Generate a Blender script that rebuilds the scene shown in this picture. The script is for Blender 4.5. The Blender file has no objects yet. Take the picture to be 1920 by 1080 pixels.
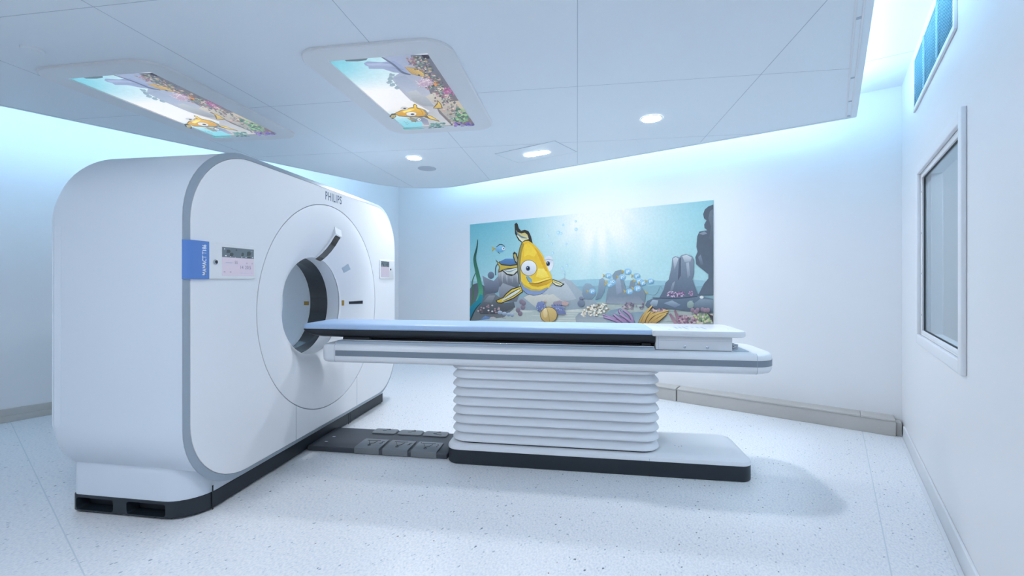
import bpy, bmesh, math, random
from mathutils import Vector, Matrix
from mathutils.geometry import tessellate_polygon
C = bpy.context.scene.collection
SC = bpy.context.scene
PI = math.pi

# ------------------------------------------------------------------ camera, world, exposure
FPX, HORIZON, EYE = 817.0, 525.0, 1.2           # focal length and horizon row in pixels of the 1920 frame, eye height in metres
cam_data = bpy.data.cameras.new('camera')
cam_data.sensor_width = 36
cam_data.lens = FPX / 1920 * 36
cam_data.shift_y = -(540 - HORIZON) / 1920
cam = bpy.data.objects.new('camera', cam_data)
cam.location = (0, 0, EYE)
cam.rotation_euler = (PI / 2, 0, 0)
C.objects.link(cam)
SC.camera = cam
w = bpy.data.worlds.new('world'); SC.world = w; w.use_nodes = True
w.node_tree.nodes['Background'].inputs[0].default_value = (.6, .78, 1, 1)
w.node_tree.nodes['Background'].inputs[1].default_value = .2
SC.view_settings.view_transform = 'Standard'
SC.view_settings.look = 'None'
SC.view_settings.gamma = 1
SC.view_settings.exposure = 0.0
SC.view_settings.use_curve_mapping = False
DOWNLIGHT_POWER = 430.0      # radiance of the lit downlight discs
COVE_POWER = 23.0            # radiance of the LED strips in the ceiling cove
COVE_COLOR = (.42, .72, 1.0)
LAMP_COLOR = (.90, .94, 1.0)

# ------------------------------------------------------------------ frames: the room and the scanner stand at an angle to each other
class Frame:
    """x runs to the right across, y runs away; turned about the vertical axis through the camera's floor point"""
    def __init__(s, deg):
        s.rz = -math.radians(deg)
        s.m = Matrix.Rotation(s.rz, 4, 'Z')
ROOM = Frame(36.28)
SCAN = Frame(8.55)

def srgb(r, g, b):
    f = lambda c: (c / 255 / 12.92) if c / 255 <= .04045 else ((c / 255 + .055) / 1.055) ** 2.4
    return (f(r), f(g), f(b))

# ------------------------------------------------------------------ materials
def mat(name, col, rough=.5, metal=0, coat=0, spec=.5, emit=None, es=0):
    m = bpy.data.materials.new(name); m.use_nodes = True
    b = m.node_tree.nodes['Principled BSDF']
    b.inputs['Base Color'].default_value = (*col, 1)
    b.inputs['Roughness'].default_value = rough
    b.inputs['Metallic'].default_value = metal
    b.inputs['Coat Weight'].default_value = coat
    b.inputs['Coat Roughness'].default_value = .05
    b.inputs['Specular IOR Level'].default_value = spec
    if emit:
        b.inputs['Emission Color'].default_value = (*emit, 1)
        b.inputs['Emission Strength'].default_value = es
    return m
def noisy(m, scale=40, amt=.04, bump=0.0):
    """gives a material a faint procedural mottling"""
    nt = m.node_tree; b = nt.nodes['Principled BSDF']; c = b.inputs['Base Color'].default_value[:]
    tc = nt.nodes.new('ShaderNodeTexCoord'); n = nt.nodes.new('ShaderNodeTexNoise'); r = nt.nodes.new('ShaderNodeMix')
    r.data_type = 'RGBA'; n.inputs['Scale'].default_value = scale; n.inputs['Detail'].default_value = 4
    nt.links.new(tc.outputs['Object'], n.inputs['Vector']); nt.links.new(n.outputs['Fac'], r.inputs['Factor'])
    r.inputs['A'].default_value = (*[x * (1 - amt) for x in c[:3]], 1); r.inputs['B'].default_value = (*[min(1, x * (1 + amt)) for x in c[:3]], 1)
    nt.links.new(r.outputs['Result'], b.inputs['Base Color'])
    if bump:
        bp = nt.nodes.new('ShaderNodeBump'); bp.inputs['Strength'].default_value = bump; bp.inputs['Distance'].default_value = .002
        nt.links.new(n.outputs['Fac'], bp.inputs['Height']); nt.links.new(bp.outputs['Normal'], b.inputs['Normal'])
    return m
M = {}
M['wall'] = noisy(mat('wall_paint', (.80, .81, .83), .45), 3, .01)
M['ceiling'] = noisy(mat('ceiling_paint_cove_tint', (.84, .905, .96), .6), 3, .01)  # raft paint tinted with the blue of the cove light
M['joint'] = mat('ceiling_joint', (.48, .55, .63), .7)
M['upper'] = noisy(mat('upper_ceiling_paint', (.80, .82, .84), .6), 3, .01)
M['shell'] = noisy(mat('scanner_shell_cove_tint', (.68, .75, .83), .36), 2, .01)  # bluer than the cover: cove light on the side put into the colour
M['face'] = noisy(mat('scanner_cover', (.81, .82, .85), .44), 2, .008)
M['table'] = noisy(mat('table_plastic', (.78, .80, .84), .3, 0, .2), 3, .008)
M['bellows'] = noisy(mat('bellows_rubber', (.76, .79, .84), .5), 6, .01)
M['trim'] = noisy(mat('grey_trim', (.33, .39, .45), .4, .2), 20, .02)
M['stripe'] = noisy(mat('grey_stripe', (.22, .26, .31), .4, .2), 20, .02)
M['seam'] = mat('panel_seam', (.36, .41, .48), .6)
M['dark_seam'] = mat('dark_gap', (.02, .025, .03), .7)
M['plinth'] = noisy(mat('dark_plinth', (.011, .018, .026), .42), 200, .1)
M['black'] = noisy(mat('black_laminate', (.010, .014, .020), .38), 30, .05)
M['glassblack'] = mat('black_glass', (.012, .014, .017), .08, 0, .6)
M['mattress'] = noisy(mat('blue_vinyl', (.42, .58, .82), .45), 60, .03, .05)
M['pedalboard'] = noisy(mat('charcoal_rubber', (.055, .065, .08), .5), 150, .12, .1)
M['pedal'] = noisy(mat('grey_rubber', (.18, .20, .22), .5), 120, .08, .1)
M['symbol'] = mat('embossed_mark', (.03, .035, .04), .6)
M['blue'] = mat('blue_tag', (.10, .235, .60), .3, 0, .3)
M['white'] = mat('white_plastic', (.80, .81, .83), .35)
M['ink_white'] = mat('white_ink', (.85, .88, .92), .5)
M['ink_grey'] = mat('grey_ink', (.13, .18, .27), .5)
M['ink_light'] = mat('pale_ink', (.45, .53, .66), .5)
M['orange'] = mat('amber_label', (.42, .25, .04), .5)
M['palegrey'] = mat('pale_sticker', (.42, .50, .58), .5)
M['steel'] = mat('steel', (.55, .58, .62), .25, 1)
M['alu'] = noisy(mat('anodised_trunking', (.52, .50, .475), .5, .1), 60, .03)
M['skirt'] = noisy(mat('grey_baseboard', (.72, .74, .77), .5), 20, .02)
M['beige'] = noisy(mat('beige_baseboard', (.50, .48, .455), .5), 20, .02)
M['slat'] = mat('vent_slat_cove_tint', (.40, .70, .82), .4)  # white slats; the blue cove light is put into their colour
M['ventdark'] = mat('vent_inside_cove_tint', (.03, .22, .32), .6)  # teal of the cove light put into the backing colour
M['frame'] = mat('window_paint', (.80, .81, .84), .4)
M['lamp'] = mat('lit_diffuser', (.9, .9, .9), .5, emit=LAMP_COLOR, es=DOWNLIGHT_POWER)
M['slot'] = mat('lit_slot', (.9, .9, .9), .5, emit=LAMP_COLOR, es=DOWNLIGHT_POWER * .5)
M['office_fill_lamp'] = mat('office_fill_lamp', (.9, .9, .9), .5, emit=(.80, .91, 1), es=34)
M['led'] = mat('led_strip', (.9, .9, .9), .5, emit=COVE_COLOR, es=COVE_POWER)
M['led_strong'] = mat('led_strip_double', (.9, .9, .9), .5, emit=COVE_COLOR, es=COVE_POWER * 2.0)
M['grille'] = noisy(mat('speaker_cloth', (.50, .56, .63), .7), 400, .1)
M['office'] = noisy(mat('control_room_paint', (.66, .72, .78), .6), 3, .02)
M['blind'] = noisy(mat('control_room_panel', (.74, .80, .86), .6), 3, .02)
M['lcd'] = mat('lcd_pink', (.12, .12, .12), .3, emit=(.57, .53, .72), es=.74)
M['lcd_dark'] = mat('lcd_slate', (.05, .06, .07), .3, emit=(.10, .14, .19), es=.7)
M['lcd_shape'] = mat('lcd_dark_shape', (.03, .035, .04), .3, emit=(.035, .055, .065), es=.6)
M['lcd_light'] = mat('lcd_mark', (.4, .4, .4), .3, emit=(.55, .6, .68), es=.7)

# window glass: clear with a Fresnel mirror
g = bpy.data.materials.new('window_glass'); g.use_nodes = True
nt = g.node_tree; nt.nodes.clear()
out = nt.nodes.new('ShaderNodeOutputMaterial'); mx = nt.nodes.new('ShaderNodeMixShader'); fr = nt.nodes.new('ShaderNodeFresnel')
tr = nt.nodes.new('ShaderNodeBsdfTransparent'); gl = nt.nodes.new('ShaderNodeBsdfGlossy')
tr.inputs[0].default_value = (.86, .93, .96, 1); gl.inputs['Roughness'].default_value = .01; fr.inputs[0].default_value = 1.5
ge = nt.nodes.new('ShaderNodeNewGeometry'); inv = nt.nodes.new('ShaderNodeMath'); inv.operation = 'SUBTRACT'; inv.inputs[0].default_value = 1
mul = nt.nodes.new('ShaderNodeMath'); mul.operation = 'MULTIPLY'
nt.links.new(ge.outputs['Backfacing'], inv.inputs[1]); nt.links.new(inv.outputs[0], mul.inputs[0]); nt.links.new(fr.outputs[0], mul.inputs[1]); nt.links.new(mul.outputs[0], mx.inputs[0]); nt.links.new(tr.outputs[0], mx.inputs[1]); nt.links.new(gl.outputs[0], mx.inputs[2]); nt.links.new(mx.outputs[0], out.inputs[0])
M['glass'] = g

# floor: pale vinyl with small dark flecks and welded seams
def floor_material():
    m = mat('speckled_vinyl', (.7, .72, .76), .33)
    nt = m.node_tree; b = nt.nodes['Principled BSDF']; L = nt.links.new
    tc = nt.nodes.new('ShaderNodeTexCoord')
    mp = nt.nodes.new('ShaderNodeMapping'); L(tc.outputs['Object'], mp.inputs['Vector'])
    mp.inputs['Rotation'].default_value = (0, 0, .5)
    mp.inputs['Scale'].default_value = (1, .62, 1)
    def flecks(scale, thr, keep, seed):
        v = nt.nodes.new('ShaderNodeTexVoronoi'); v.inputs['Scale'].default_value = scale; v.inputs['Randomness'].default_value = 1
        add = nt.nodes.new('ShaderNodeVectorMath'); add.operation = 'ADD'; add.inputs[1].default_value = (seed, seed * .7, 0)
        nz = nt.nodes.new('ShaderNodeTexNoise'); nz.inputs['Scale'].default_value = scale * 1.6
        dis = nt.nodes.new('ShaderNodeVectorMath'); dis.operation = 'SCALE'; dis.inputs['Scale'].default_value = .6 / scale
        su = nt.nodes.new('ShaderNodeVectorMath'); su.operation = 'ADD'
        L(mp.outputs[0], add.inputs[0]); L(add.outputs[0], nz.inputs['Vector']); L(nz.outputs['Color'], dis.inputs[0])
        L(add.outputs[0], su.inputs[0]); L(dis.outputs[0], su.inputs[1]); L(su.outputs[0], v.inputs['Vector'])
        lt = nt.nodes.new('ShaderNodeMath'); lt.operation = 'LESS_THAN'; lt.inputs[1].default_value = thr; L(v.outputs['Distance'], lt.inputs[0])
        sp = nt.nodes.new('ShaderNodeSeparateColor'); L(v.outputs['Color'], sp.inputs[0])
        k = nt.nodes.new('ShaderNodeMath'); k.operation = 'LESS_THAN'; k.inputs[1].default_value = keep; L(sp.outputs[0], k.inputs[0])
        mu = nt.nodes.new('ShaderNodeMath'); mu.operation = 'MULTIPLY'; L(lt.outputs[0], mu.inputs[0]); L(k.outputs[0], mu.inputs[1])
        return mu.outputs[0]
    n1 = nt.nodes.new('ShaderNodeTexNoise'); n1.inputs['Scale'].default_value = 120; n1.inputs['Detail'].default_value = 5; L(mp.outputs[0], n1.inputs['Vector'])
    r1 = nt.nodes.new('ShaderNodeMapRange'); r1.inputs[1].default_value = .32; r1.inputs[2].default_value = .6; L(n1.outputs['Fac'], r1.inputs[0])
    base = nt.nodes.new('ShaderNodeMix'); base.data_type = 'RGBA'
    base.inputs['A'].default_value = (.66, .69, .74, 1); base.inputs['B'].default_value = (.82, .83, .85, 1); L(r1.outputs[0], base.inputs['Factor'])
    cur = base.outputs['Result']
    for sc, thr, keep, seed, col in ((70, .27, .22, 3, (.58, .63, .69, 1)), (48, .20, .12, 9, (.38, .43, .50, 1)), (30, .12, .13, 17, (.16, .19, .24, 1)), (34, .11, .03, 29, (.28, .18, .17, 1))):
        mix = nt.nodes.new('ShaderNodeMix'); mix.data_type = 'RGBA'; mix.inputs['B'].default_value = col
        L(flecks(sc, thr, keep, seed), mix.inputs['Factor']); L(cur, mix.inputs['A']); cur = mix.outputs['Result']
    # welded seams along the room at two places
    sx = nt.nodes.new('ShaderNodeSeparateXYZ'); L(tc.outputs['Object'], sx.inputs[0])
    for (p, q) in (((.196, 4.2), (.196, 0)), ((-5.55, .46), (-2.48, .40))):
        dx, dy = q[0] - p[0], q[1] - p[1]; l = math.hypot(dx, dy); nx, ny = -dy / l, dx / l; c0 = -(nx * p[0] + ny * p[1])
        a1 = nt.nodes.new('ShaderNodeMath'); a1.operation = 'MULTIPLY_ADD'; a1.inputs[1].default_value = nx; a1.inputs[2].default_value = c0; L(sx.outputs[0], a1.inputs[0])
        a2 = nt.nodes.new('ShaderNodeMath'); a2.operation = 'MULTIPLY_ADD'; a2.inputs[1].default_value = ny; L(sx.outputs[1], a2.inputs[0]); L(a1.outputs[0], a2.inputs[2])
        ab = nt.nodes.new('ShaderNodeMath'); ab.operation = 'ABSOLUTE'; L(a2.outputs[0], ab.inputs[0])
        lt = nt.nodes.new('ShaderNodeMath'); lt.operation = 'LESS_THAN'; lt.inputs[1].default_value = .0026; L(ab.outputs[0], lt.inputs[0])
        mix = nt.nodes.new('ShaderNodeMix'); mix.data_type = 'RGBA'; mix.inputs['B'].default_value = (.58, .65, .69, 1)
        L(lt.outputs[0], mix.inputs['Factor']); L(cur, mix.inputs['A']); cur = mix.outputs['Result']
    L(cur, b.inputs['Base Color'])
    return m
M['floor'] = floor_material()

# ------------------------------------------------------------------ mesh helpers (all coordinates are in a frame: x across, y away, z up)
def link(name, bm, mats, frame, origin=(0, 0, 0), parent=None, smooth=30):
    bmesh.ops.translate(bm, verts=bm.verts, vec=[-v for v in origin])
    bmesh.ops.recalc_face_normals(bm, faces=bm.faces)
    me = bpy.data.meshes.new(name); bm.to_mesh(me); bm.free()
    for m in (mats if isinstance(mats, (list, tuple)) else [mats]): me.materials.append(M[m] if isinstance(m, str) else m)
    if smooth:
        for p in me.polygons: p.use_smooth = True
        me.set_sharp_from_angle(angle=math.radians(smooth))
    o = bpy.data.objects.new(name, me); C.objects.link(o)
    if parent: o.parent = parent
    else:
        o.location = frame.m @ Vector(origin); o.rotation_euler = (0, 0, frame.rz)
    return o
class Thing:
    """an Empty at the thing's base, with its parts as children"""
    def __init__(s, name, label, cat, frame, origin, group=None):
        s.o = bpy.data.objects.new(name, None); C.objects.link(s.o); s.o.empty_display_size = .1
        s.f = frame; s.org = origin
        s.o.location = frame.m @ Vector(origin); s.o.rotation_euler = (0, 0, frame.rz)
        tag(s.o, label, cat, group)
    def part(s, name, bm, mats, under=None, label=None, smooth=30):
        o = link(name, bm, mats, s.f, s.org, under or s.o, smooth)
        if label: o['label'] = label
        return o
def tag(o, label, cat, group=None):
    o['label'] = label; o['category'] = cat
    if group: o['group'] = group
    return o
def structure(name, bm, mats, frame, smooth=30, parent=None):
    o = link(name, bm, mats, frame, (0, 0, 0), parent, smooth)
    if not parent: o['kind'] = 'structure'
    return o
def new(): return bmesh.new()
def loft(bm, rings, closed=True, cap0=False, cap1=False, mi=0):
    vs = [[bm.verts.new(p) for p in r] for r in rings]
    n = len(rings[0])
    for a, b in zip(vs, vs[1:]):
        for i in range(n if closed else n - 1):
            j = (i + 1) % n
            f = bm.faces.new((a[i], a[j], b[j], b[i])); f.material_index = mi
    if cap0: bm.faces.new(vs[0][::-1]).material_index = mi
    if cap1: bm.faces.new(vs[-1]).material_index = mi
    return vs
def rr(x0, x1, y0, y1, r, n=8):
    """outline of a rounded rectangle, counter-clockwise; r = one radius or (x0y0, x1y0, x1y1, x0y1)"""
    r = (r,) * 4 if not isinstance(r, (tuple, list)) else r
    pts = []
    for (cx, cy, a0, q) in ((x0 + r[0], y0 + r[0], PI, r[0]), (x1 - r[1], y0 + r[1], 1.5 * PI, r[1]), (x1 - r[2], y1 - r[2], 0, r[2]), (x0 + r[3], y1 - r[3], .5 * PI, r[3])):
        for i in range(n + 1):
            a = a0 + i / n * PI / 2
            pts.append((cx + q * math.cos(a), cy + q * math.sin(a)))
    return pts
def box(bm, x0, x1, y0, y1, z0, z1, bev=0, mi=0):
    if bev <= 0:
        loft(bm, [[(x0, y0, z), (x1, y0, z), (x1, y1, z), (x0, y1, z)] for z in (z0, z1)], True, True, True, mi); return
    b = min(bev, (x1 - x0) / 2.01, (y1 - y0) / 2.01, (z1 - z0) / 2.01)
    rings = []
    for k in range(4):
        a = k / 3 * PI / 2
        rings.append((z0 + b - b * math.cos(a), b - b * math.sin(a)))
    rings += [(z0 + z1 - z, i) for z, i in rings[::-1]]
    loft(bm, [[(x, y, z) for x, y in rr(x0 + i, x1 - i, y0 + i, y1 - i, max(b - i, 1e-4) if b - i > 0 else 1e-4, 3)] for z, i in rings], True, True, True, mi)
def slab(bm, outline_fn, levels, mi=0, cap0=True, cap1=True):
    """stack of plan outlines: levels = [(z, inset)], outline_fn(inset) -> [(x, y)]"""
    loft(bm, [[(x, y, z) for x, y in outline_fn(i)] for z, i in levels], True, cap0, cap1, mi)
def tube(bm, pts, r, n=8, mi=0):
    pts = [Vector(p) for p in pts]; rings = []
    for i, p in enumerate(pts):
        d = (pts[min(i + 1, len(pts) - 1)] - pts[max(i - 1, 0)]).normalized()
        u = d.orthogonal().normalized() if i == 0 else (u - d * u.dot(d)).normalized()
        v = d.cross(u); rings.append([p + (u * math.cos(t) + v * math.sin(t)) * r for t in [k / n * 2 * PI for k in range(n)]])
    loft(bm, rings, True, True, True, mi)
def disc_stack(bm, c, levels, n=32, mi=0, cap0=True, cap1=True, ry=1.0):
    """vertical lathe round c: levels = [(z, radius)]"""
    loft(bm, [[(c[0] + r * math.cos(k / n * 2 * PI), c[1] + ry * r * math.sin(k / n * 2 * PI), z) for k in range(n)] for z, r in levels], True, cap0, cap1, mi)
def text_bm(s, size, origin, ux, uy, bold=0.0, width=None, depth=.0008, spacing=1.0):
    """flat lettering: baseline starts at origin, runs along ux, letters stand along uy"""
    cu = bpy.data.curves.new('lettering', 'FONT'); cu.body = s; cu.size = size; cu.offset = bold; cu.resolution_u = 4; cu.space_character = spacing
    o = bpy.data.objects.new('lettering', cu); C.objects.link(o)
    dg = bpy.context.evaluated_depsgraph_get(); me = bpy.data.meshes.new_from_object(o.evaluated_get(dg))
    bpy.data.objects.remove(o); bpy.data.curves.remove(cu)
    bm = bmesh.new(); bm.from_mesh(me); bpy.data.meshes.remove(me)
    xs = [v.co.x for v in bm.verts]; lo, hi = min(xs), max(xs); k = (width / (hi - lo)) if width else 1
    ux, uy, o0 = Vector(ux), Vector(uy), Vector(origin)
    nrm = ux.cross(uy).normalized()
    for v in bm.verts: v.co = o0 + ux * ((v.co.x - lo) * k) + uy * v.co.y + nrm * depth
    return bm

# ------------------------------------------------------------------ the room
X_R, X_L, Y_B, Y_F, Z_C, Z_RAFT = .445, -5.63, 4.58, -2.6, 2.73, 2.43
T = .16
bm = new(); box(bm, X_L - T, X_R + 3.0, Y_F - T, Y_B + T, -.08, 0); structure('floor', bm, 'floor', ROOM)
bm = new(); box(bm, X_L - T, X_R + 3.0, Y_F - T, Y_B + T, Z_C, Z_C + .1)
box(bm, .0, X_R - .001, 3.93, 3.935, Z_C - .0008, Z_C + .01, mi=1)
structure('ceiling_upper', bm, ['upper', 'joint'], ROOM)
bm = new(); box(bm, X_L - T, X_R + 3.0, Y_B, Y_B + T, 0, Z_C); structure('wall_back', bm, 'wall', ROOM)
bm = new(); box(bm, X_L - T, X_L, Y_F, Y_B, 0, Z_C); structure('wall_left', bm, 'wall', ROOM)
bm = new(); box(bm, X_L - T, X_R + 3.0, Y_F - T, Y_F, 0, Z_C); structure('wall_front', bm, 'wall', ROOM)
# right wall with the observation window opening
WY0, WY1, WZ0, WZ1 = 2.586, 3.69, .857, 1.863
bm = new()
outer = [(Y_F, 0), (Y_B, 0), (Y_B, Z_C), (Y_F, Z_C)]; inner = [(WY0, WZ0), (WY1, WZ0), (WY1, WZ1), (WY0, WZ1)]
TR = .10
for x in (X_R, X_R + TR):
    a = [bm.verts.new((x, *p)) for p in outer]; b = [bm.verts.new((x, *p)) for p in inner]
    for i in range(4): bm.faces.new((a[i], a[(i + 1) % 4], b[(i + 1) % 4], b[i]))
bm.verts.ensure_lookup_table()
for i in range(4):
    j = (i + 1) % 4
    bm.faces.new([bm.verts[k] for k in (4 + i, 4 + j, 12 + j, 12 + i)]); bm.faces.new([bm.verts[k] for k in (i, j, 8 + j, 8 + i)])
structure('wall_right', bm, 'wall', ROOM)
# baseboards
bm = new(); box(bm, X_R - .012, X_R, Y_F, 4.40, 0, .098, .003); box(bm, X_R - .030, X_R - .012, Y_F, 4.40, 0, .006, .002); structure('baseboard_right', bm, 'skirt', ROOM)
bm = new(); box(bm, X_L, X_L + .014, Y_F, Y_B, .0, .110, .003); box(bm, X_L + .014, X_L + .03, Y_F, Y_B, 0, .05, .004); structure('baseboard_left', bm, 'beige', ROOM)
bm = new(); box(bm, X_L + .03, -3.2, Y_B - .014, Y_B, 0, .098, .003); structure('baseboard_back', bm, 'skirt', ROOM)

# observation window
bm = new()
def ring_frame(bm, x0, x1, y0, y1, z0, z1, wd, mi=0, bev=.004):
    box(bm, x0, x1, y0, y0 + wd, z0, z1, bev, mi); box(bm, x0, x1, y1 - wd, y1, z0, z1, bev, mi)
    box(bm, x0, x1, y0 + wd, y1 - wd, z0, z0 + wd, bev, mi); box(bm, x0, x1, y0 + wd, y1 - wd, z1 - wd, z1, bev, mi)
ring_frame(bm, X_R - .018, X_R, 2.535, 3.74, .806, 1.914, .056)
ring_frame(bm, X_R, X_R + TR, WY0 + .002, WY1 - .002, WZ0 + .002, WZ1 - .002, .010)
win = structure('window_1', bm, 'frame', ROOM)
bm = new(); ring_frame(bm, X_R + .002, X_R + .012, WY0 + .012, WY1 - .012, WZ0 + .012, WZ1 - .012, .020, bev=.002)
structure('glazing_bead', bm, 'frame', ROOM, parent=win)
for z in (.985, 1.24, 1.49, 1.745):
    bm = new(); tube(bm, [(X_R + .0005, WY1 - .022, z), (X_R + .003, WY1 - .022, z)], .006, 8); structure('screw', bm, 'seam', ROOM, parent=win)
bm = new(); ring_frame(bm, X_R + .0122, X_R + .0158, WY0 + .012, WY1 - .012, WZ0 + .012, WZ1 - .012, .026, bev=0); structure('gasket', bm, 'dark_seam', ROOM, parent=win)
bm = new(); box(bm, X_R + .016, X_R + .024, WY0 + .012, WY1 - .012, WZ0 + .012, WZ1 - .012); structure('pane', bm, 'glass', ROOM, parent=win)
# the control room behind the glass
bm = new()
box(bm, X_R + 2.9, X_R + 3.0, Y_F, Y_B, 0, Z_C)
structure('wall_control_room', bm, 'office', ROOM)
bm = new(); box(bm, 1.25, 1.33, 3.97, Y_B - .002, 0.001, Z_C - .001); box(bm, 1.33, 1.62, 4.30, Y_B - .002, .001, Z_C - .001)
structure('wall_partition', bm, 'blind', ROOM)
bm = new(); box(bm, 1.4, 2.0, 2.6, 3.2, Z_C - .012, Z_C - .001); tag(link('office_fill_light', bm, 'office_fill_lamp', ROOM, (1.7, 2.9, Z_C)), 'flat lamp added out of view to light the control room behind the window', 'ceiling light')  # added lamp, unseen, brightens what shows through the glass

# ------------------------------------------------------------------ ceiling raft with the lit cove round it
RX0, RX1, RY0, RY1, RR = -4.74, .152, -1.9, 4.20, .85
def raft(i): return rr(RX0 + i, RX1 - i, RY0 + i, RY1 - i, (.3, .05, .02, max(RR - i, .05)), 16)
bm = new()
slab(bm, raft, [(Z_RAFT, .002), (Z_RAFT + .002, 0), (Z_RAFT + .035, 0), (Z_RAFT + .036, .01)])
def strip(bm, pts, wdt, z0, z1, mi):
    """thin ribbon along a polyline in plan"""
    rows = []
    for i, p in enumerate(pts):
        q, r = Vector(pts[max(i - 1, 0)]), Vector(pts[min(i + 1, len(pts) - 1)])
        d = (r - q).normalized(); n = Vector((-d.y, d.x)) * wdt / 2; p = Vector(p)
        rows.append([(*(p - n), z0), (*(p + n), z0), (*(p + n), z1), (*(p - n), z1)])
    loft(bm, rows, True, True, True, mi)
zj = Z_RAFT - .0006
e = raft(.035); strip(bm, e + e[:1], .006, zj, Z_RAFT + .001, 1)
# panel joints run with the scanner, not with the room
back = ROOM.m.inverted() @ SCAN.m
def sc(b, a): v = back @ Vector((b, a, 0)); return (v.x, v.y)
def inside(p): return RX0 + .04 < p[0] < RX1 - .04 and RY0 + .04 < p[1] < RY1 - .04 and not (p[0] < RX0 + RR and p[1] > RY1 - RR and math.hypot(p[0] - RX0 - RR, p[1] - RY1 + RR) > RR - .04)
def clipped(p, q, n=240):
    run = []
    for k in range(n + 1):
        s = (p[0] + (q[0] - p[0]) * k / n, p[1] + (q[1] - p[1]) * k / n)
        if inside(s): run.append(s)
    return [run[0], run[-1]] if len(run) > 1 else None
for b in (1.085, .0, -1.065, -2.155, -3.2):
    s = clipped(sc(b, -2.5), sc(b, 6.5))
    if s: strip(bm, s, .0035, zj, Z_RAFT + .001, 1)
for a in (.55, 1.66, 2.80, 3.93):
    s = clipped(sc(-6, a), sc(3, a))
    if s: strip(bm, s, .0022, zj, Z_RAFT + .001, 1)
structure('ceiling_raft', bm, ['ceiling', 'joint'], ROOM)
# curtain rail let into the raft's right edge
bm = new()
box(bm, .082, .092, RY0 + .1, 4.14, Z_RAFT - .004, Z_RAFT + .002, .001); box(bm, .112, .122, RY0 + .1, 4.14, Z_RAFT - .004, Z_RAFT + .002, .001)
box(bm, .0922, .1118, RY0 + .1, 4.14, Z_RAFT - .001, Z_RAFT + .002, 0, 1)
for y in (2.6, 3.35, 3.78): box(bm, .0925, .1115, y, y + .02, Z_RAFT - .0035, Z_RAFT - .0005, 0, 2)
box(bm, .0925, .1115, 4.11, 4.138, Z_RAFT - .0035, Z_RAFT - .0005, 0, 2)
structure('trim_1', bm, ['white', 'ceiling', 'joint'], ROOM)
# LED strips lying along the raft's rim, lighting walls and upper ceiling
def led(name, pts, label, m='led'):
    bm = new(); rows = []
    for i, p in enumerate(pts):
        q, r = Vector(pts[max(i - 1, 0)]), Vector(pts[min(i + 1, len(pts) - 1)])
        d = (r - q).normalized(); n = Vector((d.y, -d.x)); p = Vector(p)     # n points outward (outline runs counter-clockwise)
        o1 = p + n * .0; i1 = p - n * .03
        rows.append([(*o1, Z_RAFT + .037), (*(o1), Z_RAFT + .052), (*i1, Z_RAFT + .068), (*i1, Z_RAFT + .037)])
    loft(bm, rows, True, True, True)
    o = link(name, bm, m, ROOM, (pts[0][0], pts[0][1], Z_RAFT + .036), None, 0)
    return tag(o, label, 'led strip', 'LED strips round the ceiling raft')
e = raft(.015)
led('led_strip', e[50:68], 'LED strip glowing above the raft rim along the mural wall')
led('led_strip', [e[67], e[0]], 'LED strip glowing above the raft rim on the left wall, behind the scanner', 'led_strong')
led('led_strip', [e[33], e[34]], 'LED strip glowing above the raft rim beside the ventilation grille')

# ------------------------------------------------------------------ ceiling fittings
def downlight(x, y, r, label, on='lamp'):
    t = Thing('downlight', label, 'downlight', ROOM, (x, y, Z_RAFT), 'round ceiling downlights')
    bm = new(); disc_stack(bm, (x, y), [(Z_RAFT - .0005, r * 1.18), (Z_RAFT - .004, r * 1.15), (Z_RAFT - .005, r * 1.02), (Z_RAFT - .0015, r)], 40, cap0=False, cap1=False); t.part('trim_ring', bm, 'white')
    bm = new(); disc_stack(bm, (x, y), [(Z_RAFT - .001, r), (Z_RAFT - .003, r * .98), (Z_RAFT - .004, r * .8)], 40); t.part('diffuser', bm, on)
downlight(-1.108, 3.305, .070, 'round lit ceiling downlight right of the screens, nearest the mural wall corner')
downlight(-3.390, 2.955, .068, 'round lit ceiling downlight beside the round speaker grille, behind the scanner')
for (x, y) in ((-1.0, -.10), (-2.2, -1.4)):  # added fill downlights, out of view, on the same raft
    downlight(x, y, .070, 'round downlight added out of view behind the camera as fill')
t = Thing('slot_light', 'lit oval slot lamp in a square ceiling hatch near the mural wall', 'ceiling light', ROOM, (-2.31, 3.53, Z_RAFT))
bm = new(); box(bm, -2.645, -1.975, 3.33, 3.73, Z_RAFT - .003, Z_RAFT - .0003, .001); t.part('hatch', bm, 'ceiling')
bm = new(); box(bm, -2.651, -1.969, 3.324, 3.736, Z_RAFT - .0016, Z_RAFT - .0002); t.part('shadow_gap', bm, 'joint')
bm = new(); slab(bm, lambda i: rr(-2.44 + i, -2.18 - i, 3.515 + i, 3.605 - i, .044 - i, 10), [(Z_RAFT - .003, 0), (Z_RAFT - .006, .003), (Z_RAFT - .0065, .01)]); t.part('diffuser', bm, 'slot')
bm = new(); disc_stack(bm, (-3.60, 3.32), [(Z_RAFT, .10), (Z_RAFT - .003, .10), (Z_RAFT - .005, .097), (Z_RAFT - .006, .08)], 40)
tag(link('speaker_grille', bm, 'grille', ROOM, (-3.60, 3.32, Z_RAFT)), 'unlit grey round speaker grille in the ceiling beyond a downlight', 'speaker')
bm = new(); disc_stack(bm, (-3.43, .36), [(Z_RAFT, .048), (Z_RAFT - .012, .047), (Z_RAFT - .016, .042), (Z_RAFT - .017, .02)], 32)
tag(link('ceiling_sensor', bm, 'ceiling', ROOM, (-3.43, .36, Z_RAFT)), 'small flat round cover on the ceiling at the far left', 'sensor')

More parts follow.
